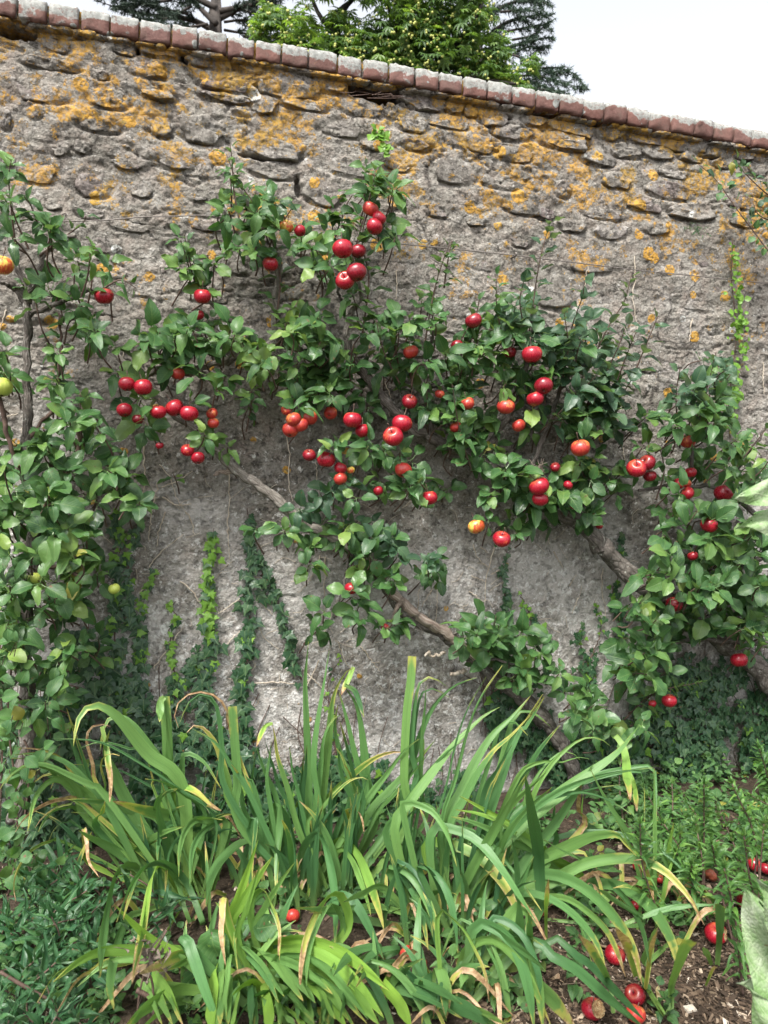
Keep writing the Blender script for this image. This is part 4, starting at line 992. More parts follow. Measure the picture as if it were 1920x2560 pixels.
# ================================================================ IVY AND OTHER CLIMBERS ON THE WALL
def ivy_leaf(fol, P, size, young, up=None):
    P = np.array(P); P[1] = -random.uniform(.012, .045) + min(0, 0)
    a = random.gauss(math.pi, .7) if up is None else up
    d = np.array([math.sin(a), -random.uniform(.0, .45), math.cos(a)])
    n = np.array([random.gauss(0, .28), -1.0, random.uniform(-.1, .55)])
    fol.leaf(random.choice(P_ivyy if young else P_ivy), P, d, n, size)
def ivy_strand(pts, label, dens, lp, spread, young, group='ivy strands climbing the bare wall', leafmat=None, name='ivy_strand', parts=60):
    root = empty(name, at(pts[0][0], pts[0][1], .01), label, 'ivy', group)
    C_ = catmull([at(u, v, .014) for u, v in pts], 40)
    C_[:, 1] += rng.normal(size=40) * .003; C_[:, 0] += fbm(np.arange(40) * .3, np.full(40, pts[0][0]), 2, 4) * .02
    V, F, U = tube(C_, np.linspace(.004, .0015, 40), 5, cap=False)
    link('stem', mesh_np('stem', V, F, M_twig, U), root)
    f = Foliage(); L = np.linalg.norm(C_[0] - C_[-1])
    for k in range(int(L * dens)):
        t = random.random(); i = int(t * 39); P = C_[i] + np.array([random.gauss(0, spread * (1 - .5 * t)), 0, random.gauss(0, .01)])
        yg = random.random() < (young if not callable(young) else young(t))
        ivy_leaf(f, P, lp * 3.0 / FPX * random.uniform(.6, 1.15) * (.8 if yg else 1) * (1.1 - .35 * t), yg)
    f.build(root, parts)
IV = [([(300,1880),(292,1700),(285,1560),(300,1440),(290,1350),(292,1262)],'long dark ivy strand nearest the left hand apple leaves','150',30,.022,lambda t: .12 if t < .8 else .7),
 ([(330,1850),(345,1650),(338,1560),(318,1480),(330,1400),(338,1300)],'dark ivy strand rising beside the dead stems under the left cluster','110',28,.016,lambda t: .05),
 ([(345,1640),(360,1510),(375,1460),(385,1418)],'short side strand of light ivy leaning to the right','110',24,.010,lambda t: .75),
 ([(430,1760),(428,1660),(432,1570),(440,1505)],'pale young ivy strand between two dark ones','120',22,.010,lambda t: .9 if t > .3 else .3),
 ([(505,1800),(520,1640),(518,1500),(522,1400),(528,1320)],'ivy strand in the bare wall with a bright green top','190',30,.019,lambda t: .05 if t < .45 else .85),
 ([(600,1840),(608,1680),(622,1560),(625,1420),(618,1330),(612,1270)],'tall dark ivy strand under the old diagonal bough','150',29,.017,lambda t: .03),
 ([(660,1500),(655,1440),(648,1380)],'short dark ivy spray near the middle of the bare wall','110',28,.020,lambda t: .02),
 ([(745,1700),(725,1620),(700,1540),(690,1470),(680,1440)],'dark ivy strand bending left towards the lower apple spurs','95',29,.012,lambda t: .02),
 ([(400,1840),(445,1740),(470,1690),(480,1620)],'dark ivy strand spreading below the bright topped one','150',29,.020,lambda t: .08),
 ([(850,1950),(845,1860),(820,1720),(850,1640)],'sparse ivy strand on the pale crust behind the upright blades','60',20,.012,lambda t: .6),
 ([(1258,1570),(1262,1500),(1258,1440),(1265,1372)],'thin dark ivy strand above the lower right apple leaves','110',22,.010,lambda t: .02),
 ([(1345,1560),(1310,1520),(1300,1478)],'small light ivy spray right of the lower apple leaves','70',22,.016,lambda t: .8),
 ([(1550,1640),(1545,1560),(1538,1480),(1550,1400),(1555,1330)],'dark ivy strand crossing behind the thick right hand bough','110',26,.014,lambda t: .15),
 ([(1460,1800),(1470,1680),(1450,1600),(1462,1560)],'ivy strand in shade between the two boughs','120',25,.022,lambda t: .25),
 ([(1390,1720),(1480,1640),(1500,1560),(1485,1500)],'broken ivy strand with mixed light leaves on the dark wall','60',22,.022,lambda t: .5)]
for pts, lab, dens, lp, sp, yg in IV: ivy_strand(pts, lab, float(dens) * 1.15, lp, sp, yg)
# bright small leaved creeper high on the right
root = empty('creeper', at(1825, 1060, .01), 'bright yellow green creeper running straight up the wall on the right', 'creeper')
C_ = catmull([at(u, v, .015) for u, v in [(1825,1100),(1822,1000),(1835,900),(1842,820),(1835,760),(1828,690),(1832,600)]], 40)
V, F, U = tube(C_, .0022, 5, cap=False); link('stem', mesh_np('stem', V, F, M_twig, U), root)
P_creep = [leaf_proto(L_ivyyoung, .46, .2, .2, 0, .05, 5, .2, .8, sd=i, ser=0) for i in range(3)]
f = Foliage()
for k in range(170):
    t = random.random(); P = C_[int(t * 39)] + np.array([random.gauss(0, .022 if .2 < t < .75 else .008), -.01 - random.random() * .03, random.gauss(0, .01)])
    a = random.uniform(0, 6.28); f.leaf(random.choice(P_creep), P, (math.sin(a), -.3, math.cos(a) * .6 - .3), (random.gauss(0, .3), -1, .4), random.uniform(.014, .034) * (1 if .2 < t < .75 else .65))
f.build(root, 170)
# the dense ivy at the foot of the wall
def ivy_mass(name, label, poly, n, lp, keep=lambda u, v: True):
    root = empty(name, at(*poly[0], .01), label, 'ivy')
    f = Foliage(); P4 = np.array(poly, float)
    lo, hi = P4.min(0), P4.max(0)
    def inside(u, v):
        c = False; j = len(poly) - 1
        for i in range(len(poly)):
            if (poly[i][1] > v) != (poly[j][1] > v) and u < (poly[j][0] - poly[i][0]) * (v - poly[i][1]) / (poly[j][1] - poly[i][1]) + poly[i][0]: c = not c
            j = i
        return c
    while len(f.L) < n:
        u, v = random.uniform(lo[0], hi[0]), random.uniform(lo[1], hi[1])
        if not inside(u + random.gauss(0, 14), v + random.gauss(0, 22)) or not keep(u, v): continue
        P = at(u, v, 0)
        if P[2] < .0: continue
        ivy_leaf(f, P, lp * 3.0 / FPX * random.uniform(.55, 1.15), random.random() < .025)
        q = f.L[-1]; q[2][1] -= random.uniform(0, .05)
    f.build(root, 200)
    b = Bag()
    for k in range(60):
        u, v = random.uniform(lo[0], hi[0]), random.uniform(lo[1], hi[1])
        if not inside(u, v): continue
        V, F, U = tube(catmull([at(u, v, .012), at(u + random.gauss(0, 15), v - 60, .014), at(u + random.gauss(0, 25), v - 130, .012)], 8), .0018, 4, cap=False); b.add(V, F, U)
    o = link('stem', b.mesh('stem', M_twig), root); o['kind'] = 'stuff'
gap = lambda u, v: fbm(u / 60, v / 130, 3, 90) > -.22
ivy_mass('ivy', 'dark ivy carpeting the foot of the wall on the left behind the blades', [(200,1560),(260,1640),(330,1690),(400,1780),(470,1800),(560,1820),(640,1850),(700,1960),(720,2110),(-40,2140),(-40,1760),(120,1700)], 1500, 30, gap)
ivy_mass('ivy', 'thin dark ivy behind the upright blades in the middle', [(690,1900),(760,1850),(900,1880),(1000,1960),(1120,1950),(1230,1900),(1330,1880),(1350,2040),(700,2100)], 560, 27, gap)
ivy_mass('ivy', 'dense shaded ivy covering the lower wall at the right', [(1200,1740),(1290,1760),(1400,1850),(1560,1760),(1640,1640),(1760,1660),(1960,1620),(2000,1960),(1960,2010),(1300,2040)], 2100, 26, gap)
ivy_mass('ivy', 'small loose patch of ivy left of the trunk of the split bough', [(1195,1730),(1240,1700),(1290,1760),(1300,1860),(1200,1850)], 90, 28)
# pale dead climber stems
root = empty('dead_creeper', at(960, 1500, .01), 'pale dead climber stems clinging in thin lines to the bare wall', 'creeper')
def t3(*p): return [(x / 1.728, y / 1.728 + 640) for x, y in p]
def t4(*p): return [(x / 1.728 + 960, y / 1.728 + 640) for x, y in p]
def t5(*p): return [(x / 1.728, y / 1.728 + 1280) for x, y in p]
def t6(*p): return [(x / 1.728 + 960, y / 1.728 + 1280) for x, y in p]
def t7(*p): return [(x / 1.728, y / 1.728 + 1920) for x, y in p]
def t8(*p): return [(x / 1.728 + 960, y / 1.728 + 1920) for x, y in p]
DRY = [t3((1238,780),(1250,880),(1245,960),(1262,1060)), t3((1365,890),(1370,960),(1378,1030)), t3((990,930),(992,1000),(990,1106)), t3((690,900),(740,970),(760,1040),(800,1106)), t3((680,980),(670,1040),(655,1106)), t3((620,800),(625,900),(622,1106)), t3((110,690),(95,760),(100,800)), t3((10,700),(80,680)), t3((30,230),(5,300),(0,350)), t3((540,380),(530,440)), t3((1580,945),(1610,985),(1659,1000)), t3((700,1000),(770,970),(830,930)), t3((700,1040),(760,1075),(830,1070)),
 t4((1082,0),(1086,100),(1075,160),(1094,320)), t4((882,45),(872,100),(868,155)), t4((922,850),(930,920),(940,990)), t4((1640,460),(1638,530),(1642,600)), t4((1330,270),(1320,370)), t4((1030,800),(1040,900)), t4((55,60),(52,190)), t4((0,540),(30,610),(20,690)),
 t6((945,240),(940,330),(955,420),(948,505)), t6((385,140),(400,190),(450,240)), t6((478,150),(465,190),(440,300),(436,390)), t6((415,150),(450,175)), t6((375,275),(435,300)), t6((500,250),(460,270)), t6((520,300),(450,345)), t6((370,345),(425,385)), t6((230,330),(228,400),(222,480)), t6((152,330),(145,430)), t6((210,330),(160,410)), t6((800,320),(830,270)), t6((840,370),(810,440)), t6((730,170),(775,240)), t6((700,90),(715,140)), t6((1400,690),(1395,860)), t6((1285,620),(1290,700)), t6((1180,190),(1190,310)), t6((1230,210),(1215,310)),
 t5((655,0),(650,60),(640,130)), t5((716,0),(690,70),(678,150)), t5((805,0),(830,50),(840,102)), t5((988,0),(985,110),(992,208)), t5((1405,190),(1400,300),(1407,420)), t5((1258,30),(1262,150)), t5((402,60),(450,110),(492,142)), t5((785,300),(850,370),(930,460)), t5((955,615),(990,560),(1050,500)), t5((1108,460),(1140,540),(1205,590)), t5((935,670),(940,600),(955,540)), t5((1100,280),(1190,300)), t5((1380,190),(1340,290),(1290,350)), t5((1040,370),(1000,400),(940,440)), t5((640,240),(700,170),(790,100)), t5((610,10),(595,80),(580,140)), t5((540,0),(520,60)), t5((745,460),(742,560),(735,800)), t5((660,680),(720,600),(800,480)), t5((720,720),(735,790)), t5((1460,560),(1500,660),(1560,700)), t5((1560,580),(1640,690)), t5((1380,640),(1320,760)), t5((1400,520),(1440,420),(1480,340)), t5((1110,380),(1180,440)), t5((1520,480),(1470,520)), t5((600,350),(650,310),(690,250)), t5((1330,700),(1390,760)), t5((1080,740),(1180,735),(1280,742))]
for pts in DRY:
    W = [at(u, v, .010) for u, v in pts]
    C_ = catmull(W, 16); C_[:, 0] += rng.normal(size=16) * .0022; C_[:, 2] += rng.normal(size=16) * .0015
    V, F, U = tube(C_, np.linspace(.0028, .0015, 16) * random.uniform(.7, 1.2), 5, cap=False)
    link('stem', mesh_np('stem', V, F, M_dry, U), root)
b = Bag()
for k in range(230):                         # short broken ends and rootlets
    u, v = random.choice([(random.uniform(380, 1350), random.uniform(1280, 1950)), (random.uniform(300, 1900), random.uniform(1200, 1750))])
    a = random.uniform(0, 6.28); l = random.uniform(12, 45)
    P = [at(u + math.cos(a) * l * t + random.gauss(0, 4), v + math.sin(a) * l * t + random.gauss(0, 4), .009) for t in (0, .5, 1)]
    V, F, U = tube(catmull(P, 6), .0011, 4, cap=False); b.add(V, F, U)
o = link('rootlet', b.mesh('rootlet', M_dry), root); o['kind'] = 'stuff'
# dried roots hanging out of the hole below the coping
b = Bag()
for k in range(12):
    u = random.uniform(905, 1000); v = 236 + (u - 940) * .17 + random.gauss(0, 4)
    P = [at(u, v - 6, -.06), at(u + random.gauss(0, 14), v - 4, -.02), at(u + random.gauss(0, 22), v + random.uniform(0, 6), .012), at(u + random.gauss(0, 30), v + random.uniform(-2, 10), .022)]
    V, F, U = tube(catmull(P, 10), .0012, 4, cap=False); b.add(V, F, U)
o = link('root_tangle', b.mesh('root_tangle', M_twig)); tag(o, 'tangle of dry roots spilling from the hole under the brick coping', 'roots')

# ================================================================ TRAINING WIRES
M = NT('rusty_wire'); M_wire = M.done(M.bsdf(M.ramp(M.noise(M.pos(), 60), [(.3, (.09, .075, .065)), (.7, (.20, .18, .165))]), .6, .4, None, Metallic=.4))
for pts, lab in (([(-200,560),(60,556),(178,553),(270,550),(350,543),(430,541),(545,541),(700,575),(860,600),(1000,610),(1150,624),(1300,640),(1450,658),(1600,676),(1760,692),(1920,709),(2100,730)], 'thin rusty training wire sagging across the upper wall'),
                 ([(1500,1165),(1600,1166),(1750,1175),(1920,1190),(2100,1200)], 'lower training wire showing between leaves on the right')):
    C_ = catmull([at(u, v, .035) for u, v in pts], 90)
    V, F, U = tube(C_, .0023, 6); o = link('training_wire', mesh_np('training_wire', V, F, M_wire)); tag(o, lab, 'wire')
for u, v in ((545, 541), (1290, 639)):
    P = at(u, v, .05); V, F, U = tube([P + [0, .06, 0], P, P + [0, -.004, .008], P + [0, .006, .012]], .004, 7)
    o = link('wire_eye', mesh_np('wire_eye', V, F, M_wire)); tag(o, 'rusty iron eye holding the wire %s' % ('left of the topmost apple leaves' if u < 900 else 'to the right of the tall upright shoot'), 'hook', 'iron eyes holding the training wire')

# ================================================================ STRAP LEAVED CLUMPS
def blade_mat():
    M = NT('strap_blade')
    u, v = M.xyz(M.uv())[0:2]
    r = M.math('FRACT', M.math('ADD', M.attr('rnd'), M.orand())); wear = M.attr('wear'); p = M.pos()
    c = M.ramp(M.attr('rnd'), [(0, (.030, .086, .035)), (.30, (.064, .155, .052)), (.6, (.108, .212, .060)), (.85, (.150, .275, .050)), (1, (.19, .325, .045))])
    c = M.mix(M.mapr(v, .0, .35, .55, 0), c, (.15, .22, .055))
    st = M.noise(M.vmath('MULTIPLY', M.uv(), (34, 1.2, 1)), 1.0, 3)
    c = M.mix(M.mapr(st, .42, .62, .0, .45), c, M.mix(1.0, c, (1.55, 1.5, 1.3), 'MULTIPLY'))
    au = M.math('ABSOLUTE', M.math('SUBTRACT', u, .5))
    c = M.mix(M.mapr(au, .0, .05, .35, 0), c, M.mix(1.0, c, (.5, .55, .6), 'MULTIPLY'))
    q = M.math('ADD', M.math('ADD', v, M.math('MULTIPLY', au, .28)), M.math('ADD', M.math('MULTIPLY', wear, .62), M.mapr(M.noise(p, 16, 4), .3, .7, -.10, .10)))
    c = M.mix(M.mapr(q, 1.00, 1.16, 0, .85, True), c, (.37, .35, .085))
    edge = M.math('MULTIPLY', M.mapr(au, .30, .47), M.mapr(M.math('ADD', v, M.math('MULTIPLY', wear, 1.1)), 1.02, 1.45))
    c = M.mix(M.math('MULTIPLY', edge, .8), c, (.46, .42, .15))
    c = M.mix(M.mapr(q, 1.20, 1.30), c, M.ramp(M.noise(p, 50, 5), [(.35, (.19, .105, .05)), (.55, (.40, .27, .15)), (.75, (.56, .43, .29))]))
    c = M.mix(M.math('MULTIPLY', M.mapr(M.noise(p, 120, 3, .7), .70, .73), M.mapr(wear, .1, .6)), c, (.06, .05, .03))
    s = M.bsdf(c, .42, .45, M.bump(st, .25, .003))
    tr = M.node('BsdfTranslucent'); M.put(tr.inputs['Color'], M.mix(1.0, c, (1.3, 1.5, .6), 'MULTIPLY'))
    ms = M.node('MixShader'); ms.inputs[0].default_value = .24
    M.t.links.new(s, ms.inputs[1]); M.t.links.new(tr.outputs[0], ms.inputs[2])
    return M.done(ms.outputs[0])
M_blade = blade_mat()
def blade_geo(C_, wid, tone, wear, twist=None, keel=.30, taper=.62, cut=False):
    n = len(C_); T = np.gradient(C_, axis=0); T /= np.linalg.norm(T, axis=1)[:, None]
    tw = random.uniform(-.5, .5) if twist is None else twist
    tc = CAM - C_[n // 2]
    V = []; UV = []; prev = None
    for i in range(n):
        s = i / (n - 1)
        fc = np.cross(T[i], norm(CAM - C_[i])); m = np.linalg.norm(fc)
        if prev is None: S = fc if m > .15 else np.cross(T[i], tc)
        else:
            tr = norm(prev - T[i] * (prev @ T[i])); S = tr + .35 * fc * (1 if fc @ tr >= 0 else -1)
        S = norm(S); prev = S
        N = np.cross(S, T[i]); a = tw * (.3 + s)
        S2 = S * math.cos(a) + N * math.sin(a); N2 = np.cross(S2, T[i])
        w = wid * .5 * min(1, .62 + 1.1 * s) * (min(1, ((1 - s) / (1 - taper))**.75) if s > taper and not cut else 1) + .0004
        k = keel * (1 - .75 * s)
        for c in (-1, -.5, 0, .5, 1): V.append(C_[i] + S2 * w * c + N2 * (abs(c) * k * w + .0016 * math.sin(s * 13 + c * 4 + tone * 40))); UV.append((.5 + c / 2, s))
    idx = np.arange(n * 5).reshape(n, 5)
    return np.array(V), np.stack([idx[:-1, :-1], idx[:-1, 1:], idx[1:, 1:], idx[1:, :-1]], -1).reshape(-1, 4), np.array(UV)
CLUMP = {}; blade_pts = []
def clump(key, u, v, lab):
    P = on_ground(u, v); CLUMP[key] = dict(root=empty('strap_leaf_clump', P, lab, 'plant', 'clumps of long strap shaped leaves'), P=P, n=0, bag=Bag())
clump('A', 500, 2225, 'clump of arching strap leaves on the left with dried hanging tips')
clump('B', 800, 2230, 'tallest clump of upright strap leaves in the centre before the wall')
clump('C', 1110, 2300, 'clump on the right whose bluish blades arch far over the mulch')
clump('D', 680, 2480, 'fresh bright green clump at the bottom centre hanging towards the viewer')
clump('E', 1090, 2510, 'clump of broad dark blades at the bottom right of centre')
clump('F', 1620, 2400, 'few cut blades standing alone on the open mulch at the right')
clump('G', 1640, 2300, 'thin yellowing clump behind the open mulch beside the weeds')
def blade(key, pts, wpx, tone, wear=0., tip=.12, base=True, twist=None, cut=False, spread=.05, start=None):
    cl = CLUMP[key]; B0 = cl['P'] + np.array([random.gauss(0, spread), random.gauss(0, spread * .7), -.01])
    d0 = -B0[1]
    if start is not None: d0 = start
    P2 = np.array(pts, float); sg = np.concatenate([[0], np.cumsum(np.linalg.norm(np.diff(P2, axis=0), axis=1))]); sg /= max(sg[-1], 1)
    g = [.3 * s + .7 * s * s for s in sg]
    mg = dict(A=.34, B=.14, C=.16, D=.22, E=.18).get(key, .07)
    dg = [-ground(u, v)[1] + .05 + mg * min(1, q * 1.4) for (u, v), q in zip(pts, sg)]              # nearer than this and the point is under the soil
    need = max([(a - d0) / max(q, .25) for a, q in zip(dg, g)] + [tip])
    tip = max(tip, min(need, 1.1))
    W = [at(u, v, max(d0 + q * tip, a)) for (u, v), q, a in zip(pts, g, dg)]
    if base: W = [B0 + (at(*pts[0], d0) - B0) * [.25, .25, 0]] + W
    C_ = catmull(W, 20 if len(W) < 6 else 26)
    w = wpx * .88 * proj(C_[len(C_) // 2])[2] / FPX
    V, F, U = blade_geo(C_, w, tone, wear, twist, cut=cut)
    for q in C_[4:]: blade_pts.append((*proj(q), wpx * .8))
    me = mesh_np('blade', V, [F], M_blade, U, np.full(len(V), tone), {'wear': np.full(len(V), wear)})
    link('blade', me, cl['root'])
def z1(*p): return [(x / 2.592, y / 2.592 + 1600) for x, y in p]
def z2(*p): return [(x / 2.592 + 640, y / 2.592 + 1600) for x, y in p]
def z3(*p): return [(x / 2.592 + 1280, y / 2.592 + 1600) for x, y in p]
def z4(*p): return [(x / 2.592 + 1280, y / 2.592 + 2080) for x, y in p]
BL = [
 ('A', z1((1180,960),(960,740),(780,520),(680,440),(600,425),(530,470),(495,560),(475,690)), 36, .62, .15, .16),
 ('A', z1((690,1000),(560,900),(480,700),(400,500),(330,310)), 15, .32, .05, -.02),
 ('A', z1((830,1060),(740,860),(690,760),(680,690),(700,620),(712,585)), 33, .5, .1, .05),
 ('A', z1((660,560),(690,700),(700,800),(715,900),(712,1050)), 16, .8, 1.0, .2, False),
 ('A', z1((690,1020),(580,940),(440,870),(320,815),(200,800),(90,860),(20,930),(-20,1000)), 17, .55, .15, .2),
 ('A', z1((560,1150),(520,1000),(440,900),(300,830),(180,810),(90,850),(40,930)), 16, .6, .1, .22),
 ('A', z1((680,1060),(560,920),(440,800),(300,745),(200,735),(90,745)), 20, .4, .05, .1),
 ('A', z1((520,900),(420,790),(330,730),(230,705),(130,700)), 14, .6, .5, .1),
 ('A', z1((600,1040),(520,980),(400,905),(330,910),(260,970),(215,1060),(180,1240)), 22, .62, .15, .28),
 ('A', z1((560,1080),(420,1030),(300,1060),(200,1120),(140,1180),(100,1244)), 12, .85, .95, .3),
 ('A', z1((540,1140),(420,1090),(340,1110),(280,1180),(250,1244)), 10, .5, .1, .3),
 ('A', z1((1250,1180),(1060,1130),(900,1090),(800,1060),(730,1045)), 33, .62, .42, .25, True),
 ('A', z1((1050,1180),(860,1110),(700,1060),(540,1040),(430,1035)), 24, .5, .1, .2),
 ('A', z1((1120,1000),(1120,970),(1200,950),(1280,990),(1360,1060),(1430,1105)), 18, .85, .55, .3, True),
 ('A', z1((1040,1180),(1015,1100),(1030,1030),(1080,985),(1150,965)), 17, .4, .0, .25),
 ('A', z1((650,1244),(660,1120),(670,1080),(680,1045)), 20, .3, .2, .2, True),
 ('A', z1((1000,800),(820,700),(660,660),(520,700)), 10, .35, .0, .05),
 ('A', z1((1400,1180),(1150,960),(900,790),(640,660),(330,640)), 8, .2, .0, .1),
 ('A', z1((1020,1020),(990,900),(950,760)), 9, .75, .3, .0),
 ('A', z1((660,1000),(600,800),(560,640),(600,560),(680,545),(720,560)), 12, .9, .9, .05),
 ('A', z1((1100,1100),(1090,800),(1080,560),(1070,420),(1065,365)), 28, .55, .02, .03, True, .15, True),
 ('A', z1((1065,368),(1040,400),(1036,460),(1035,530)), 22, .62, .1, .06, False),
 ('A', z1((1190,1180),(1180,1000),(1180,820),(1190,740),(1240,740),(1330,800),(1430,960)), 17, .45, .05, .05),
 ('B', z1((1560,1200),(1540,900),(1520,640),(1505,430)), 24, .5, .02, .02, True, .1, True),
 ('B', z1((1480,1000),(1440,700),(1420,500),(1390,400),(1330,355),(1260,370),(1200,450),(1160,560)), 16, .2, .0, .04),
 ('B', z1((1500,620),(1480,480),(1420,380),(1330,340),(1240,345),(1170,390),(1135,450),(1135,520),(1158,570)), 9, .9, 1.0, .05),
 ('B', z1((1530,1100),(1470,900),(1410,700),(1340,590),(1290,560),(1240,560),(1210,600)), 24, .65, .4, .06),
 ('B', z1((1620,1000),(1520,850),(1420,690),(1330,620),(1240,575)), 15, .3, .0, .02),
 ('B', z1((1659,1000),(1600,900),(1500,780)), 18, .35, .0, .0),
 ('A', z1((1330,1150),(1200,1000),(1050,920),(940,900)), 14, .4, .0, .2),
 ('A', z1((1200,1244),(1260,1180),(1340,1150),(1440,1165)), 22, .62, .1, .3),
 # middle
 ('B', z2((345,1240),(340,900),(325,500),(318,250),(340,10)), 22, .45, .0, .0),
 ('B', z2((400,1000),(375,800),(395,560),(440,280),(475,70)), 17, .4, .0, -.02),
 ('B', z2((400,1240),(430,1000),(470,650),(490,420),(530,290),(590,200),(635,178)), 24, .62, .25, .02),
 ('B', z2((632,175),(600,250),(570,310),(550,360)), 15, .9, .6, .05, False),
 ('B', z2((620,1000),(550,760),(510,560),(530,420)), 20, .4, .1, .02),
 ('B', z2((710,1020),(650,780),(590,520),(535,330)), 18, .42, .0, .0),
 ('B', z2((770,1200),(720,900),(690,620),(650,420),(570,295)), 24, .42, .0, .03),
 ('B', z2((575,290),(640,330),(675,420),(700,500)), 14, .15, .2, .03, False),
 ('B', z2((980,1200),(960,900),(975,500),(1005,250),(1012,105)), 23, .62, .05, .0, True, .1, True),
 ('B', z2((1005,1000),(1005,700),(1030,420),(1060,280),(1120,240),(1180,260),(1235,300)), 16, .22, .1, .0),
 ('B', z2((880,1244),(960,950),(1030,720),(1110,500),(1200,370),(1300,290),(1430,245)), 20, .35, .0, .0),
 ('C', z2((900,1244),(1000,1050),(1150,850),(1280,680),(1370,590),(1480,490),(1580,435)), 26, .6, .0, .0),
 ('C', z2((1200,1240),(1290,900),(1380,560),(1470,350),(1595,165)), 11, .4, .1, .04),
 ('C', z2((1230,1200),(1330,980),(1420,790),(1530,620),(1659,500),(1780,360)), 26, .5, .0, .0),
 ('C', z2((1470,1050),(1560,850),(1659,680)), 22, .15, .0, .02),
 ('B', z2((330,1190),(480,1010),(640,860),(760,770),(860,730),(940,725),(990,750)), 22, .75, .42, .1),
 ('B', z2((700,1060),(840,880),(960,720),(1060,640)), 17, .5, .0, .06),
 ('B', z2((720,1140),(860,980),(1000,830),(1160,650)), 20, .5, .0, .06),
 ('B', z2((660,1080),(600,880),(560,760),(520,700)), 14, .6, .2, .02),
 ('B', z2((1085,640),(1080,760),(1070,880)), 8, .95, .4, -.02, False),
 ('B', z2((280,1244),(210,980),(140,760),(120,620),(105,545)), 17, .6, .3, .05),
 ('B', z2((108,540),(60,560),(20,640),(5,690)), 12, .95, .75, .08, False),
 ('B', z2((100,1100),(70,900),(90,740),(100,660)), 13, .4, .0, .03),
 ('B', z2((140,1060),(60,860),(0,690)), 15, .4, .0, .05),
 ('B', z2((310,1244),(300,1000),(320,850),(330,680)), 16, .1, .0, .1),
 ('B', z2((1020,1080),(1060,1065),(1130,1090),(1190,1150),(1250,1244)), 17, .5, .0, .4, True),
 ('B', z2((640,1244),(580,1120),(600,1095),(660,1110),(690,1170),(700,1244)), 16, .9, .8, .25, True),
 # hanging over the front
 ('B', t7((1200,300),(1180,210),(1190,160),(1215,155),(1210,250),(1195,400),(1192,550)), 27, .45, .1, .2),
 ('B', t7((1270,560),(1255,350),(1240,230),(1215,160)), 30, .12, .0, .1),
 ('B', t7((1300,400),(1340,300),(1380,285),(1410,340),(1440,480),(1450,620),(1447,760)), 27, .25, .05, .3),
 ('B', t7((1420,420),(1450,330),(1490,310),(1550,380),(1600,500),(1640,620),(1659,700)), 28, .8, .4, .35),
 ('A', t7((1100,330),(1110,310),(1040,320),(960,390),(910,480),(890,600)), 24, .42, .05, .3),
 ('A', t7((880,680),(820,520),(760,440),(690,412),(620,440),(560,520),(505,665)), 20, .25, .05, .3),
 ('A', t7((760,520),(730,440),(685,415),(650,480),(628,600),(610,720),(570,935)), 24, .9, .72, .32),
 ('A', t7((640,470),(560,415),(500,460),(465,600),(440,760),(432,905)), 26, .4, .15, .32),
 ('A', t7((620,620),(560,640),(520,720),(490,830),(475,950),(492,1045)), 24, .42, .25, .34),
 ('A', t7((980,240),(920,235),(850,220),(800,270),(775,360),(772,470)), 22, .55, .05, .25),
 ('A', t7((990,260),(940,235),(870,280),(830,360),(818,520)), 18, .4, .0, .25),
 ('A', t7((760,470),(720,320),(685,200),(690,140),(720,100)), 20, .38, .0, .2),
 ('A', t7((700,130),(760,88),(820,100),(890,150),(955,185)), 18, .85, .6, .3, False),
 ('A', t7((560,420),(620,330),(700,280),(800,250)), 20, .6, .1, .2),
 ('A', t7((400,420),(370,350),(362,260),(375,320),(382,400),(430,475)), 14, .92, .85, .25),
 ('A', t7((560,400),(450,330),(390,300),(340,270)), 24, .5, .1, .15),
 ('A', t7((300,330),(220,315),(140,350),(85,420),(60,500),(68,575)), 10, .7, .5, .3),
 ('A', t7((640,800),(420,870),(330,920),(250,1050)), 9, .95, .9, .3),
 ('D', t7((985,720),(1030,560),(1075,430),(1115,310)), 26, .95, .0, .05),
 ('D', t7((1000,700),(1050,580),(1110,480),(1178,382)), 28, .88, .0, .1),
 ('D', t7((760,800),(660,750),(570,670),(495,590)), 26, .95, .0, .1),
 ('D', t7((1080,620),(1130,520),(1165,570),(1205,680),(1203,810)), 20, .72, .5, .25),
 ('D', t7((1000,700),(965,560),(960,640),(955,720),(975,860)), 20, .85, .8, .25),
 ('D', t7((1500,700),(1480,560),(1430,545),(1370,620),(1320,740),(1300,860),(1297,960)), 26, .82, .62, .3),
 ('C', t7((1430,620),(1460,545),(1530,580),(1590,680),(1659,830)), 26, .15, .0, .3),
 ('D', t7((1150,780),(1250,740),(1350,750),(1480,800),(1590,880),(1680,960)), 42, .9, .0, .3),
 ('D', t7((1180,810),(1320,790),(1450,850),(1560,960),(1659,1080)), 36, .85, .0, .35),
 ('D', t7((980,740),(1060,790),(1140,880),(1205,1015)), 24, .35, .15, .35),
 ('D', t7((1090,775),(1180,830),(1250,920),(1310,1005)), 26, .62, .2, .35),
 ('D', t7((940,860),(920,960),(910,1040),(915,1150)), 34, .9, .0, .35),
 ('D', t7((990,880),(1020,940),(1015,1020),(1000,1130)), 34, .75, .0, .4),
 ('D', t7((1080,870),(1090,950),(1095,1040),(1100,1150)), 28, .25, .0, .4),
 ('D', t7((1130,900),(1150,990),(1160,1060),(1165,1150)), 30, .9, .1, .4),
 ('D', t7((840,960),(740,970),(640,1030),(530,1130)), 30, .72, .05, .4),
 ('D', t7((820,800),(680,790),(470,790),(350,830),(230,925)), 28, .8, .1, .35),
 ('D', t7((870,830),(780,810),(690,850),(600,890)), 28, .7, .7, .35),
 ('D', t7((1200,900),(1320,920),(1420,1010),(1500,1130)), 34, .85, .0, .4),
 ('D', t7((1240,860),(1400,880),(1540,990),(1640,1110)), 38, .75, .0, .4),
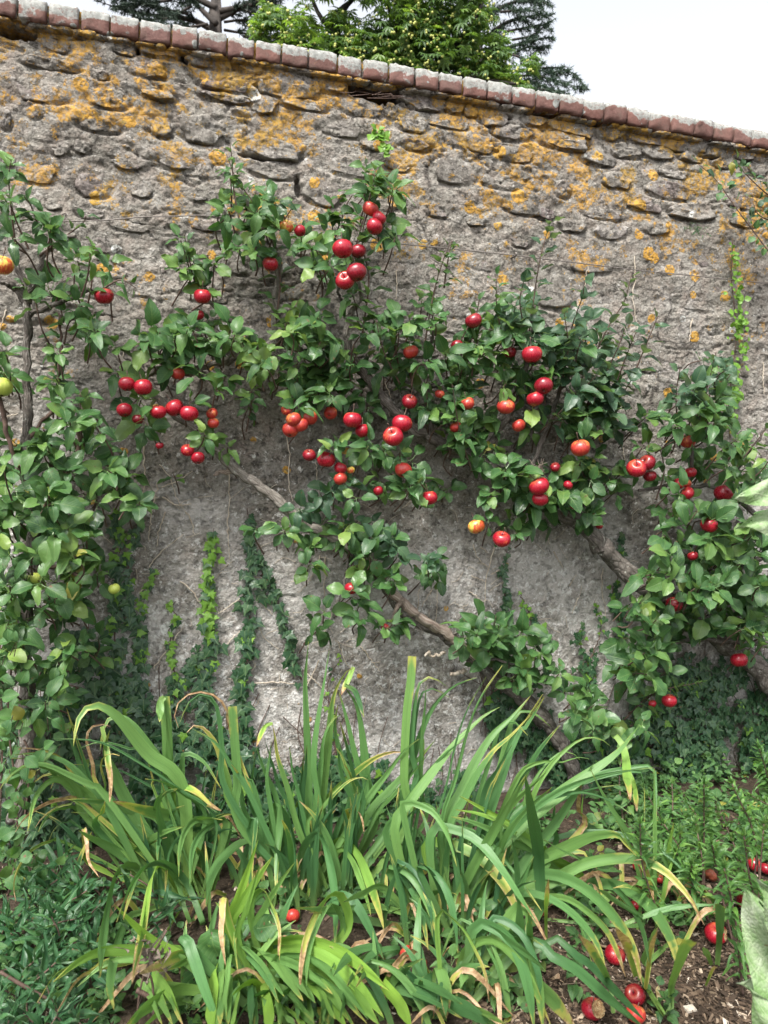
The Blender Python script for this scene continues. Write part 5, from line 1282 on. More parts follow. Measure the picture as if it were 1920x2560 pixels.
 ('D', t7((1310,960),(1340,1040),(1350,1120)), 26, .6, .0, .45),
 ('D', t7((1200,1000),(1260,1060),(1330,1130)), 30, .85, .0, .45),
 ('D', t7((800,760),(810,740),(830,800),(900,1000),(960,1130)), 30, .3, .05, .25),
 ('D', t7((700,940),(660,890),(720,960),(790,1100)), 26, .8, .0, .3),
 ('D', t7((1500,830),(1460,900),(1420,1000),(1390,1130)), 30, .45, .0, .4),
 ('D', t7((1640,780),(1560,780),(1500,820),(1440,900)), 24, .35, .0, .4),
 ('C', t7((1659,515),(1560,545),(1480,580)), 16, .6, .05, .3),
 ('C', t7((1659,600),(1480,610),(1270,605)), 17, .55, .1, .35),
 # right
 ('C', t8((560,480),(660,400),(780,345),(900,295),(1005,285),(1030,310),(1090,380)), 34, .6, .1, .35),
 ('C', t8((1015,290),(1080,360),(1125,430),(1150,500),(1165,570)), 18, .88, .75, .3, False),
 ('C', t8((420,540),(580,480),(700,455),(820,490),(930,570),(1030,690),(1085,800),(1115,935)), 31, .42, .42, .4),
 ('C', t8((560,570),(640,555),(780,560),(880,620),(960,700),(1010,800),(1045,905)), 17, .6, .55, .4),
 ('C', t8((760,520),(900,500),(1030,515),(1150,600),(1230,720),(1270,840),(1278,900)), 30, .42, .35, .4),
 ('C', t8((500,560),(700,500),(850,420),(1000,390),(1120,400),(1220,450),(1320,560),(1385,680)), 30, .6, .42, .35),
 ('C', t8((600,370),(750,300),(900,275),(1050,295),(1200,360),(1300,450),(1410,545)), 14, .2, .0, .4),
 ('C', t8((200,290),(320,272),(420,330),(510,440),(590,560),(660,668)), 24, .38, .0, .4),
 ('C', t8((180,340),(300,335),(400,380),(490,470),(555,570),(578,660),(580,735)), 28, .85, .62, .38),
 ('C', t8((80,170),(140,160),(210,190),(270,280),(315,425)), 18, .5, .0, .3),
 ('C', t8((20,440),(90,445),(160,520),(215,650),(245,790)), 24, .42, .35, .35),
 ('C', t8((150,440),(210,445),(270,530),(305,660),(320,800)), 20, .2, .1, .35),
 ('E', t8((380,700),(470,685),(550,750),(600,860),(630,980),(650,1130)), 32, .3, .05, .3),
 ('E', t8((610,900),(590,740),(585,600),(575,560)), 34, .4, .0, .1, True, .1),
 ('E', t8((585,600),(640,800),(670,950),(690,1130)), 38, .6, .1, .35),
 ('E', t8((620,750),(720,810),(830,870),(960,985),(1120,1120)), 28, .2, .0, .4),
 ('E', t8((560,800),(660,930),(740,1010),(830,1130)), 40, .55, .5, .4),
 ('E', t8((430,700),(560,760),(640,820),(695,875)), 24, .35, .0, .35),
 ('E', t8((330,850),(370,770),(460,740),(560,810),(640,930),(720,1110)), 28, .65, .3, .38),
 ('E', t8((230,900),(240,860),(265,950),(270,1080)), 34, .6, .55, .3),
 ('E', t8((0,870),(100,900),(220,950),(340,1020)), 22, .3, .0, .4),
 ('E', t8((40,950),(200,980),(350,1040),(480,1120)), 40, .15, .0, .45),
 ('E', t8((300,1000),(400,1040),(530,1110)), 14, .7, .1, .4),
 ('E', t8((0,920),(60,1010),(120,1120)), 34, .95, .0, .45),
 ('E', t8((230,640),(330,680),(400,800),(440,900),(455,1010)), 14, .75, .6, .35),
 ('C', t8((260,700),(320,560),(400,400),(500,230),(625,15)), 26, .55, .0, .05),
 ('C', t8((340,640),(420,440),(480,260),(560,150),(700,20)), 24, .6, .0, .05),
 ('C', t8((490,600),(600,420),(740,240),(840,90),(905,-20)), 26, .4, .0, .05),
 ('C', t8((400,520),(500,340),(620,200),(760,100),(950,30),(1160,0)), 20, .35, .0, .15),
 ('C', t8((430,440),(560,280),(700,160),(830,60),(1000,-60),(1100,-180)), 34, .55, .0, .1),
 ('C', z3((0,1130),(250,1010),(400,940),(560,870),(720,835),(850,815),(910,825),(930,900),(935,1244)), 15, .35, .0, .2),
 ('C', z3((0,960),(150,800),(330,790),(420,760),(500,770)), 14, .65, .0, .1),
 ('C', z3((0,1190),(200,1040),(420,985),(560,1010),(680,1070),(770,1130)), 16, .2, .0, .25),
 ('C', z3((670,620),(720,690),(740,800),(745,900),(768,1040)), 24, .8, .5, .3, False),
 ('C', z3((755,840),(790,930),(805,1040),(808,1110)), 13, .85, .7, .25, False),
 ('C', z3((0,700),(80,580),(150,470),(210,365)), 22, .3, .0, .05),
 ('C', z3((0,520),(60,470),(130,465),(250,560)), 18, .5, .0, .0),
 ('C', z3((100,1244),(140,1000),(260,800),(400,670),(500,630),(590,650),(640,690)), 14, .65, .1, .05),
 ('C', z3((0,1040),(90,860),(170,720),(310,550)), 22, .25, .0, .05),
 ('C', t8((860,500),(740,400),(600,280),(450,190),(325,120)), 24, .92, .0, .1),
 ('C', t8((840,480),(700,370),(560,260),(420,200),(310,180)), 22, .85, .0, .1),
 ('C', t8((700,420),(560,320),(400,240),(290,210)), 22, .5, .0, .1),
 ('C', t8((650,660),(670,400),(640,200),(610,30)), 34, .15, .0, .05, True, .1),
 ('C', t8((700,740),(700,600),(710,480)), 13, .9, .8, .05, False),
 ('C', t8((1110,680),(980,560),(920,520)), 13, .4, .0, .3),
 ('C', t8((980,420),(850,390),(740,340),(690,310)), 13, .5, .0, .2),
 ('C', t8((850,270),(840,180),(845,110),(855,50)), 17, .95, 1.0, .1, True, .1),
 ('C', t8((720,360),(730,240),(740,130)), 16, .3, .0, .05),
 ('G', t8((1170,600),(1140,470),(1120,400),(1080,400)), 13, .9, .85, .1),
 ('G', t8((1200,580),(1220,480),(1225,410)), 15, .45, .1, .0),
 ('G', t8((1170,560),(1172,400),(1170,250),(1168,0)), 11, .6, .0, .0),
 ('G', t8((1150,430),(1060,290),(960,140),(890,0)), 15, .5, .0, .05),
 ('G', t8((1120,850),(1150,760),(1180,690)), 18, .55, .1, .0),
 ('G', t8((1130,960),(1150,800),(1180,700)), 11, .95, 1.1, .02),
 ('F', t8((1230,1085),(1240,960),(1280,830),(1320,745)), 23, .65, .1, .08, True, .1, True),
 ('F', t8((1440,850),(1450,720),(1452,590)), 22, .12, .0, .05, False, .1, True),
 ('F', t8((1415,850),(1400,810),(1380,775)), 18, .55, .0, .05, False),
 ('F', t8((1020,680),(1200,615),(1330,595),(1440,590)), 14, .4, .0, .1, False),
 ('F', t8((990,1060),(975,930),(900,790),(840,720)), 22, .45, .75, .1, False),
 ('F', t8((1390,940),(1420,870),(1440,860)), 8, .9, 1.1, .02, False),
 ('F', t8((1090,900),(1050,760),(1000,690)), 26, .95, 1.3, .02, False),
]
for row in BL: blade(*row)
# slimmer leaves between them, drawn from neighbours and shifted a little
for row in random.sample([r for r in BL if r[0] in 'ABCDE' and (len(r) < 7 or r[6])], 84) + [random.choice([r for r in BL if r[0] == 'D' and r[1][-1][1] > 2330]) for _ in range(34)]:
    k, pts, wpx, tone = row[0], np.array(row[1], float), row[2], row[3]
    sh = np.array([random.gauss(0, 26), random.gauss(10, 16)]); c0 = pts[0]; f_ = random.uniform(.72, .98)
    pts = c0 + (pts - c0) * [f_ * random.uniform(.8, 1.1), f_] + sh
    blade(k, [tuple(q) for q in pts], wpx * random.uniform(.5, .8), min(1, max(0, tone * .7 + random.gauss(0, .1))), random.choice((0, .1, .3)), random.uniform(0, .15))
# the rest of each clump: fans of leaves that fill it out
def fan(key, n, L0, L1, tones, w0, w1, lean=(.15, .9), spread=.10, front=0., wear=.35):
    cl = CLUMP[key]
    for k in range(n):
        a = random.uniform(0, 6.28); L = random.uniform(L0, L1); le = random.uniform(*lean)
        o = np.array([math.cos(a), math.sin(a) - front, 0]); o = o / max(1, np.linalg.norm(o))
        B0 = cl['P'] + np.array([random.gauss(0, spread), random.gauss(0, spread * .7), -.01])
        P = [B0]
        ang = math.pi / 2 - le * .35; droop = random.uniform(.5, 2.6) * le
        q = B0.copy(); m = 7
        for i in range(m):
            q = q + L / m * (o * math.cos(ang) + np.array([0, 0, math.sin(ang)])); ang -= droop / m * (.4 + 1.3 * i / m)
            if q[1] > -.02: q[1] = -.02
            P.append(q.copy())
        C_ = catmull(P, 15); tone = min(1, max(0, random.gauss(*tones))); wr = random.uniform(0, wear) if random.random() < .5 else 0
        V, F, U = blade_geo(C_, random.uniform(w0, w1), tone, wr)
        cl['bag'].add(V, [F], U, tone, wr)
fan('A', 30, .22, .42, (.16, .12), .010, .020, (.1, .8), .12, .05); fan('B', 34, .25, .5, (.16, .12), .011, .021, (.05, .5), .13); fan('C', 36, .22, .45, (.18, .12), .010, .02, (.1, .8), .13, .05)
fan('D', 30, .18, .36, (.55, .2), .014, .024, (.7, 1.3), .10, .4, .15); fan('E', 22, .2, .38, (.25, .15), .014, .024, (.4, 1.1), .11, .2); fan('G', 7, .2, .4, (.6, .2), .008, .016)
for k, c in CLUMP.items():
    for j in range(14 if c['bag'].n else 0):       # dead brown leaves round the foot
        a = random.uniform(0, 6.28); B0 = c['P'] + np.array([random.gauss(0, .09), random.gauss(0, .06), .01]); r = random.uniform(.12, .3)
        C_ = catmull([B0, B0 + [math.cos(a) * r * .4, math.sin(a) * r * .3, random.uniform(.05, .16)], B0 + [math.cos(a) * r, math.sin(a) * r * .7, .015]], 10)
        V, F, U = blade_geo(C_, random.uniform(.008, .018), .9, 1.4); c['bag'].add(V, [F], U, .9, 1.4)
    if c['bag'].n:
        o = link('lower_blades', c['bag'].mesh('lower_blades', M_blade), c['root']); o['kind'] = 'stuff'

# ================================================================ LEAFY PLANTS IN THE BED
BP = np.array(blade_pts)
def clear_blade(l):
    pr, R, P, s = l
    for q_ in (.1, .5, .9):
        u, v, w = proj(P + R[:, 1] * s * q_)
        if np.any((BP[:, 2] > w - .03) & ((BP[:, 0] - u)**2 + (BP[:, 1] - v)**2 < BP[:, 3]**2)): return random.random() < .06
    return True
def clear_apple(l):
    pr, R, P, s = l
    for q_ in (.2, .55, .9):
        u, v, w = proj(P + R[:, 1] * s * q_)
        for (au, av, ar, ad) in apple_seen:
            if w < ad + .02 and (u - au)**2 + (v - av)**2 < (ar * 1.4)**2 and random.random() < .85: return False
    return True
def lance_plant(name, label, stems, pr, lp, gap, parts, cat='plant', droop=.25, stemmat=None, lean=.0, radial=.9):
    root = empty(name, stems[0][0], label, cat)
    f = Foliage(); b = Bag()
    for si, (B0, tip) in enumerate(stems):
        mid = (np.asarray(B0) * .5 + np.asarray(tip) * .5) + np.array([random.gauss(0, .02), random.gauss(0, .02), .03])
        C_ = catmull([B0, mid, tip], 24); ln = np.concatenate([[0], np.cumsum(np.linalg.norm(np.diff(C_, axis=0), axis=1))])
        V, F, U = tube(C_, np.linspace(.004, .002, 24), 6)
        if si < 14: link('stem', mesh_np('stem', V, F, M_twig, U), root)
        else: b.add(V, F, U)
        s = ln[-1] * .12; a = random.uniform(0, 6)
        while s < ln[-1] + .001:
            i = min(int(np.searchsorted(ln, s)), 23); P = C_[i]; T = norm(C_[i] - C_[i - 1]); t = s / ln[-1]
            A = frame(T, (.1, -1, .15)); a += 1.57 + random.uniform(-.2, .2)
            for h in (0, math.pi):
                ra = A[:, 0] * math.cos(a + h) + A[:, 2] * math.sin(a + h)
                e = .25 + 1.3 * t**3
                d = norm(ra * radial + T * e); L = lp * random.uniform(.75, 1.15) * (1 - .55 * t**4) * min(1, .5 + t)
                f.leaf(random.choice(pr), P, d, T * .9 + ra * -.1 + rng.normal(size=3) * .2 + np.array([0, -.1, .3]), L)
            s += gap * (1.15 - .6 * t)
        for k in range(5):
            ra = rng.normal(size=3); f.leaf(random.choice(pr), C_[-1], norm(T * 1.3 + ra * .45), ra, lp * .45)
    f.cull(clear_apple)
    if pr is P_lance: f.cull(clear_blade)
    f.build(root, parts)
    if b.n: o = link('stem', b.mesh('stem', M_twig), root); o['kind'] = 'stuff'
def stem_to(u, v, d, dx=0., back=.0):
    tip = at(u, v, d); return (np.array([tip[0] + dx + random.gauss(0, .03), tip[1] + back + random.gauss(0, .03), 0.0]), tip)
tips = [t7((300,370))[0], t7((312,500))[0], t7((130,600))[0], t7((222,640))[0], t7((375,530))[0], t7((240,840))[0], t7((60,700))[0], t7((330,650))[0], t7((420,600))[0], t7((180,720))[0], t7((290,760))[0], t7((110,520))[0], t7((380,760))[0], t7((30,640))[0], t7((460,430))[0], t7((560,460))[0], t7((250,480))[0], t7((150,830))[0], t7((60,860))[0], t7((340,880))[0], t7((640,560))[0], t7((700,620))[0], t7((560,700))[0], t7((440,860))[0], t7((200,940))[0], t7((20,960))[0]]
lance_plant('lance_leaf_plant', 'dark green bushy plant of narrow pointed leaves at the lower left', [stem_to(u, v, -ground(u, v + random.uniform(100, 190))[1], random.uniform(-.1, .12), random.uniform(0, .1)) for u, v in tips], P_lance, .125, .030, 300)
tips = [t7((165,1010))[0], t7((100,1060))[0], t7((250,1060))[0], t7((40,1090))[0], t7((330,1080))[0], t7((-30,1000))[0]]
lance_plant('lance_leaf_plant', 'low narrow leaved plant with a reddish stem in the bottom left corner', [stem_to(u, v, random.uniform(1.15, 1.3), random.uniform(-.1, .1)) for u, v in tips], P_lance, .11, .03, 120)
tips = [(1898,1870),(1800,2030),(1880,1990),(1720,2010),(1730,2160),(1700,2080),(1860,2090),(1780,2110),(1660,2060),(1910,2060),(1640,2120),(1900,1930),(1830,1960),(1760,1960),(1690,2130),(1850,2150),(1600,2060),(1570,2000),(1810,2170),(1890,2120),(1740,2060),(1560,2090),(1500,2040),(1460,2090),(1620,1990),(1680,1960),(1540,1960),(1900,2000),(1840,2050),(1790,2080),(1740,2110),(1870,2060)]
lance_plant('fresh_leaf_plant', 'fresh light green bushy plant of narrow leaves at the right edge', [(lambda d: stem_to(u, v, d, random.uniform(-.02, .16)))(max(.12, -ground(u, v + random.choice((random.uniform(130, 200), random.uniform(220, 360))))[1])) for u, v in tips[:26] if u > 1590], P_gold, .068, .017, 300)
lance_plant('fresh_leaf_plant', 'single feathery green shoot rising beside the low red apple', [(at(1560,1800,.12) , at(1755,1705,.22)), (at(1530, 1840, .12), at(1640, 1790, .2))], P_gold, .05, .014, 140, radial=.8)
lance_plant('fresh_leaf_plant', 'little light green shoot behind the kinked strap leaf', [(on_ground(1560, 2080), at(1565, 1850, .12))], P_gold, .05, .02, 60)
# shrub with round leaves along the left edge
root = empty('round_leaf_shrub', on_ground(-20, 2160), 'shrub with round light leaves climbing the left edge beside the blades', 'shrub')
f = Foliage(); b = Bag()
for (u, v, ru, rv, n) in [(25,1640,35,40,9),(20,1740,30,40,8),(15,1830,30,40,9),(50,1900,55,40,12),(30,1960,40,50,10),(80,1960,50,40,8),(30,2060,40,50,9),(60,2120,50,50,10),(110,2160,60,40,8),(10,1580,20,30,4),(90,1800,50,50,6),(140,1840,50,50,6),(20,2180,40,50,8)]:
    for k in range(n):
        P = at(u + random.uniform(-ru, ru), v + random.uniform(-rv, rv), random.uniform(.35, .62))
        a = random.uniform(0, 6.28); d = norm((math.cos(a), -.35, math.sin(a) - .2)); L = random.uniform(.035, .058)
        f.leaf(random.choice(P_shrub), P, d, (random.gauss(0, .4), -.7, random.uniform(.2, 1)), L)
        V, F, U = tube([P - d * L * .25, P + np.array([-.02, .06, -.06])], .0013, 4, cap=False); b.add(V, F, U)
f.build(root, 120)
for pts in ([(40,2200),(42,2000),(20,1800),(30,1650)], [(20,2240),(60,2050),(75,1900),(60,1850)], [(-10,2200),(5,1900),(0,1600)]):
    V, F, U = tube(catmull([at(u, v, .42) for u, v in pts], 16), .0035, 6); link('stem', mesh_np('stem', V, F, M_twig, U), root)
o = link('stalk', b.mesh('stalk', M_twig), root); o['kind'] = 'stuff'
# perforated heart shaped leaves low in the middle
def holed(mat, ratio, sd, nl=14, nc=10, holes=7, bend=.3, wav=.05):
    r_ = np.random.default_rng(sd); V = []; UV = []
    for i in range(nl + 1):
        t = i / nl; w = ratio * math.sin(math.pi * min(1, t**.62 + .0))**.8 if 0 < t < 1 else .01
        for j in range(nc + 1):
            c = -1 + 2 * j / nc
            V.append((c * w, t - .16 * abs(c)**1.5 * (1 - t), -bend * t * t + .18 * abs(c * w) + wav * math.sin(t * 8 + c * 3 + sd))); UV.append((.5 + c / 2, t))
    idx = np.arange((nl + 1) * (nc + 1)).reshape(nl + 1, nc + 1)
    F = np.stack([idx[:-1, :-1], idx[:-1, 1:], idx[1:, 1:], idx[1:, :-1]], -1).reshape(-1, 4)
    ok = np.ones(len(F), bool); ok[r_.choice(len(F), holes, False)] = False
    return dict(V=np.array(V), F=F[ok], UV=np.array(UV), mat=mat, me=None)
P_hole = [holed(L_weed, .42, i) for i in range(4)]
root = empty('broad_leaf_weed', on_ground(540, 2440), 'broad leaved weed with insect holes among the strap leaves at the bottom', 'plant')
f = Foliage()
for (x, y, L, ang) in [(915,780,.11,2.9),(1010,800,.10,2.7),(1110,735,.085,1.4),(860,920,.12,3.0),(960,900,.10,3.3),(850,1040,.11,3.2),(720,1080,.11,2.6),(640,1100,.1,3.3),(900,1090,.1,2.9)]:
    u, v = t7((x, y))[0]; f.leaf(random.choice(P_hole), at(u, v - L * 300, 1.0), (math.sin(ang) * .8, -.3, math.cos(ang)), (random.gauss(0, .3), -1, .5), L)
f.build(root, 20)
V, F, U = tube(catmull([on_ground(540, 2440), at(545, 2400, .98), at(530, 2330, .97)], 12), .003, 6); link('stem', mesh_np('stem', V, F, M_twig, U), root)
# dried seed stalk
root = empty('dried_stalk', on_ground(360, 2560), 'dark dried flower stalk with withered heads at the bottom left', 'plant')
for pts, r in ((t7((590,1106),(605,960),(640,850),(720,700)), .003), (t7((665,1106),(660,940),(640,880)), .003), (t7((640,870),(690,840),(720,800)), .002), (t7((210,1000),(100,940),(0,880)), .004), (t7((590,960),(630,980),(670,1010)), .006)):
    V, F, U = tube(catmull([at(u, v, 1.12) for u, v in pts], 12), r, 6, .4); link('stem', mesh_np('stem', V, F, M_twig, U), root)
b = Bag()
for k in range(26):
    u, v = t7((random.gauss(655, 45), random.gauss(820, 45)))[0]; P = at(u, v, 1.13)
    pr = random.choice(P_lance); R = frame(rng.normal(size=3), rng.normal(size=3)); b.add((pr['V'] * [1.6, 1, 2.5] * random.uniform(.02, .045)) @ R.T + P, [pr['F']], pr['UV'])
o = link('withered_leaf', b.mesh('withered_leaf', M_deadwood), root); o['kind'] = 'stuff'

# ---- weeds that cover the ground
f = Foliage()
def weed_plant(P, L, n, tall):
    for k in range(n):
        a = random.uniform(0, 6.28); h = tall * random.random()
        d = norm((math.cos(a), math.sin(a), random.uniform(.05, .8)))
        f.leaf(random.choice(P_weed), P + np.array([0, 0, h]) + d * L * .5, d, (random.gauss(0, .3), -.35 + random.gauss(0, .3), 1), L * random.uniform(.6, 1.1))
for k in range(1500):
    u, v = (random.uniform(-60, 1990), random.uniform(2000, 2560)) if k < 900 else (random.uniform(1150, 1990), random.uniform(1930, 2290))
    if u > 1250 and v > 2210 + .12 * (1920 - u) * (1 if u > 1500 else .6) and random.random() < .93: continue
    if fbm(u / 130, v / 80, 3, 71) < (-.15 if k < 900 else (.05 if u < 1600 else -.16)): continue
    P = on_ground(u, v)
    if P[1] > -.03: continue
    weed_plant(P, random.uniform(.020, .05), random.randint(5, 10), random.choice((.02, .05, .14)))
for (u, v) in [(1660,2300),(1450,2410),(1470,2350),(1445,2300),(1420,2290),(1400,2270),(1490,2330),(1245,2510),(1250,2490),(1720,2330),(1705,2320),(1650,2550),(1640,2540),(1440,2480),(1620,2100),(1500,2280)]:
    weed_plant(on_ground(u, v), .045, 9, .09)
f.cull(clear_apple)
bag = Bag()
for pr, R, P, s in f.L: bag.add((pr['V'] * s) @ R.T + P, [pr['F']], pr['UV'])
o = link('ground_cover', bag.mesh('ground_cover', L_weed)); tag(o, 'low green weeds spreading over the soil under the plants', None, None, 'stuff')
# ---- bark mulch and litter
M = NT('wood_chip'); r = M.attr('rnd')
M_chip = M.done(M.bsdf(M.mix(M.mapr(M.noise(M.pos(), 70, 4), .35, .7, 0, .6), M.ramp(r, [(0, (.022, .015, .010)), (.35, (.050, .034, .023)), (.65, (.10, .068, .045)), (.85, (.18, .13, .088)), (.95, (.33, .26, .19)), (1, (.52, .46, .38))]), (.05, .036, .026)), .85, .25))
b = Bag()
CH = np.array([(-.5,-.5,-.5),(.5,-.5,-.5),(.5,.5,-.5),(-.5,.5,-.5),(-.5,-.5,.5),(.5,-.5,.5),(.5,.5,.5),(-.5,.5,.5)])
CF = np.array([[0,3,2,1],[4,5,6,7],[0,1,5,4],[1,2,6,5],[2,3,7,6],[3,0,4,7]])
for k in range(9500):
    if k < 6500: u, v = random.uniform(1180, 1990), random.uniform(2200, 2600)
    else: u, v = random.uniform(-60, 1980), random.uniform(2030, 2600)
    P = on_ground(u, v)
    if P[1] > -.02: continue
    L = abs(random.gauss(0, .012)) + .005; w = L * random.uniform(.15, .5); t = random.uniform(.001, .004)
    sh = CH * [L, w, t]; sh[4:, 0] *= random.uniform(.5, 1); sh[:, 0] += (CH[:, 1] > 0) * random.uniform(-.3, .3) * L
    a = random.uniform(0, 6.28); c, s = math.cos(a), math.sin(a); ti = random.gauss(0, .35); ct, st_ = math.cos(ti), math.sin(ti)
    R = np.array([[c, -s, 0], [s, c, 0], [0, 0, 1]]) @ np.array([[ct, 0, -st_], [0, 1, 0], [st_, 0, ct]])
    b.add(sh @ R.T + P + [0, 0, random.uniform(0, .008)], [CF])
for k in range(900):                        # straw and twigs
    u, v = random.uniform(1150, 1990), random.uniform(2180, 2600)
    P = on_ground(u, v); a = random.uniform(0, 6.28); L = random.uniform(.015, .06)
    V, F, U = tube([P + [0, 0, .004], P + [math.cos(a) * L * .5, math.sin(a) * L * .5, .008 + random.random() * .006], P + [math.cos(a + .4) * L, math.sin(a + .4) * L, .004]], random.uniform(.0006, .0016), 4, cap=False); b.add(V, F, U, random.random())
me = b.mesh('bark_mulch', M_chip); me.polygons.foreach_set('use_smooth', np.zeros(len(me.polygons), bool))
o = link('bark_mulch', me); tag(o, 'bark chips, straw and litter strewn on the open soil', None, None, 'stuff')
# litter that can be told apart
def dry_leaf(u, v, L, ang, lab, mat):
    P = on_ground(u, v, .012); pr = P_shrub[4]
    R = frame((math.cos(ang), math.sin(ang), .25), (.2, -.5, 1)); V = (pr['V'] * [1, 1, 1.8] * L) @ R.T + P
    o = link('dry_leaf', mesh_np('dry_leaf', V, [pr['F']], mat, pr['UV'], np.zeros(len(V)))); tag(o, lab, 'leaf', 'dry leaves lying on the mulch')
M = NT('dry_leaf'); M_dryleaf = M.done(M.bsdf(M.ramp(M.noise(M.pos(), 40, 5), [(.35, (.16, .10, .06)), (.6, (.34, .25, .17))]), .8, .2))
M = NT('buff_leaf'); M_buff = M.done(M.bsdf(M.ramp(M.noise(M.pos(), 60, 5), [(.4, (.30, .22, .09)), (.6, (.50, .42, .24))]), .8, .2))
dry_leaf(1575, 2390, .17, 1.9, 'large curled brown leaf lying beside the red apple on the mulch', M_dryleaf)
dry_leaf(1640, 2500, .07, .3, 'buff skeleton leaf lying right of the dark red apple', M_buff)
dry_leaf(1640, 2545, .05, 1.2, 'small pale dry leaf at the bottom right of the mulch', M_buff)
dry_leaf(1400, 2450, .05, 2.2, 'pale grey dry leaf on the dark soil near the bottom', M_dryleaf)
V, F = hexa(CH * [.03, .022, .006] + on_ground(1725, 2522, .012)); o = link('wood_chip', mesh_np('wood_chip', V, F, M_chip, rnd=np.ones(8), smooth=False)); tag(o, 'square whitish wood chip lying flat near the bottom edge', 'wood chip')

# ================================================================ PALE FELTED PLANT AT THE RIGHT EDGE (close to the viewer)
P_felt = [holed(L_big, .27, 20 + i, 18, 12, h, .3, .075) for i, h in enumerate((3, 0, 2))]
root = empty('felted_leaf_plant', (CAM + ray(1990, 2500) * 1.55) * [1, 1, 0], 'tall pale felted plant with holed leaves cut by the right edge', 'plant')
def felt(u0, v0, u1, v1, dist, i, w=1.0, nrm=None):
    a = CAM + ray(u0, v0) * dist; c = CAM + ray(u1, v1) * (dist - .06)
    L = np.linalg.norm(c - a); n = nrm if nrm is not None else -FWD + np.array([-.3, 0, .5])
    pr = P_felt[i]; R = frame(c - a, n); Mx = Matrix([[*(R[k] * L * (w if False else 1)), a[k]] for k in range(3)] + [[0, 0, 0, 1]])
    link('leaf', proto_me(pr, 'leaf'), root, Mx)
felt(2000, 2560, 1914, 2300, 1.5, 0); felt(2020, 2480, 1900, 2475, 1.55, 1); felt(2010, 2370, 1938, 2245, 1.45, 2); felt(2000, 2680, 1922, 2540, 1.4, 1)
felt(1985, 1235, 1880, 1222, 1.5, 0); felt(1985, 1305, 1884, 1296, 1.52, 2)
V, F, U = tube(catmull([(CAM + ray(1990, 2500) * 1.55) * [1, 1, 0], CAM + ray(2060, 2000) * 1.55, CAM + ray(2070, 1150) * 1.55], 20), .010, 8); link('stem', mesh_np('stem', V, F, L_big, U), root)
# thin rose shoot high on the right
root = empty('rose_shoot', at(1925, 640, .1), 'thin arching shoot with sparse leaves at the upper right', 'plant')
f = Foliage()
for pts in ([(1960,680),(1900,600),(1840,520),(1790,450),(1745,410)], [(1960,520),(1900,470),(1850,420),(1830,390)], [(1960,560),(1900,540),(1880,500)]):
    C_ = catmull([at(u, v, .14) for u, v in pts], 24); V, F, U = tube(C_, np.linspace(.0035, .0012, 24), 5); link('stem', mesh_np('stem', V, F, M_twig, U), root)
    for k in range(26):
        i = random.randint(3, 23); a = random.uniform(0, 6.28); d = norm((math.cos(a), -.4, math.sin(a)))
        f.leaf(random.choice(P_shrub if k % 2 else P_apple['b']), C_[i] + d * .02, d, (random.gauss(0, .4), -.6, .9), random.uniform(.02, .045))
f.build(root, 90)
# small fern in a crack of the wall
f = Foliage(); root = empty('wall_fern', at(1738, 575, .01), 'tiny green fern rooted in a crack high on the right', 'plant')
for k in range(46):
    a = random.uniform(0, 6.28); f.leaf(random.choice(P_lance), at(1738 + random.gauss(0, 11), 575 + random.gauss(0, 7), .03), (math.cos(a), -.6, math.sin(a) + .2), (0, -.6, 1), random.uniform(.012, .026))
f.build(root, 46)
f = Foliage(); root = empty('wall_seedling', at(945, 345, .01), 'small bright green seedling growing from the wall above the topmost apples', 'plant')
for k in range(30):
    a = random.uniform(0, 6.28); t = random.random(); f.leaf(random.choice(P_creep), at(935 + 35 * t + random.gauss(0, 6), 320 + 60 * t + random.gauss(0, 6), .04), (math.cos(a), -.6, math.sin(a)), (0, -1, .7), random.uniform(.018, .036))
f.build(root, 30)

# ================================================================ TREES BEHIND THE WALL
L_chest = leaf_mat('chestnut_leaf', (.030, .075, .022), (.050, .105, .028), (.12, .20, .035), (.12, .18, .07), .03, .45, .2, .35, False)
L_chestlight = leaf_mat('chestnut_leaf_lit', (.075, .15, .028), (.115, .21, .033), (.19, .28, .045), (.2, .28, .08), .05, .45, .2, .4, False)  # brighter copy of the chestnut leaf, sunlight put into its colour
M_conk = NT('conker_husk'); M_conk = M_conk.done(M_conk.bsdf((.34, .36, .10), .6, .3))
M = NT('cedar_bark'); M_cbark = M.done(M.bsdf(M.ramp(M.noise(M.pos(), 6, 6), [(.35, (.022, .019, .017)), (.6, (.055, .047, .042))]), .9, .2))
def needle_mat(name, a, b):
    M = NT(name); r = M.attr('rnd'); c = M.ramp(r, [(0, a), (1, b)])
    s = M.bsdf(c, .6, .3); tr = M.node('BsdfTranslucent'); M.put(tr.inputs['Color'], c); ms = M.node('MixShader'); ms.inputs[0].default_value = .15
    M.t.links.new(s, ms.inputs[1]); M.t.links.new(tr.outputs[0], ms.inputs[2]); return M.done(ms.outputs[0])
M_cedar = needle_mat('cedar_needle', (.018, .035, .024), (.05, .075, .05)); M_cedar2 = needle_mat('blue_cedar_needle', (.030, .062, .042), (.075, .115, .07))
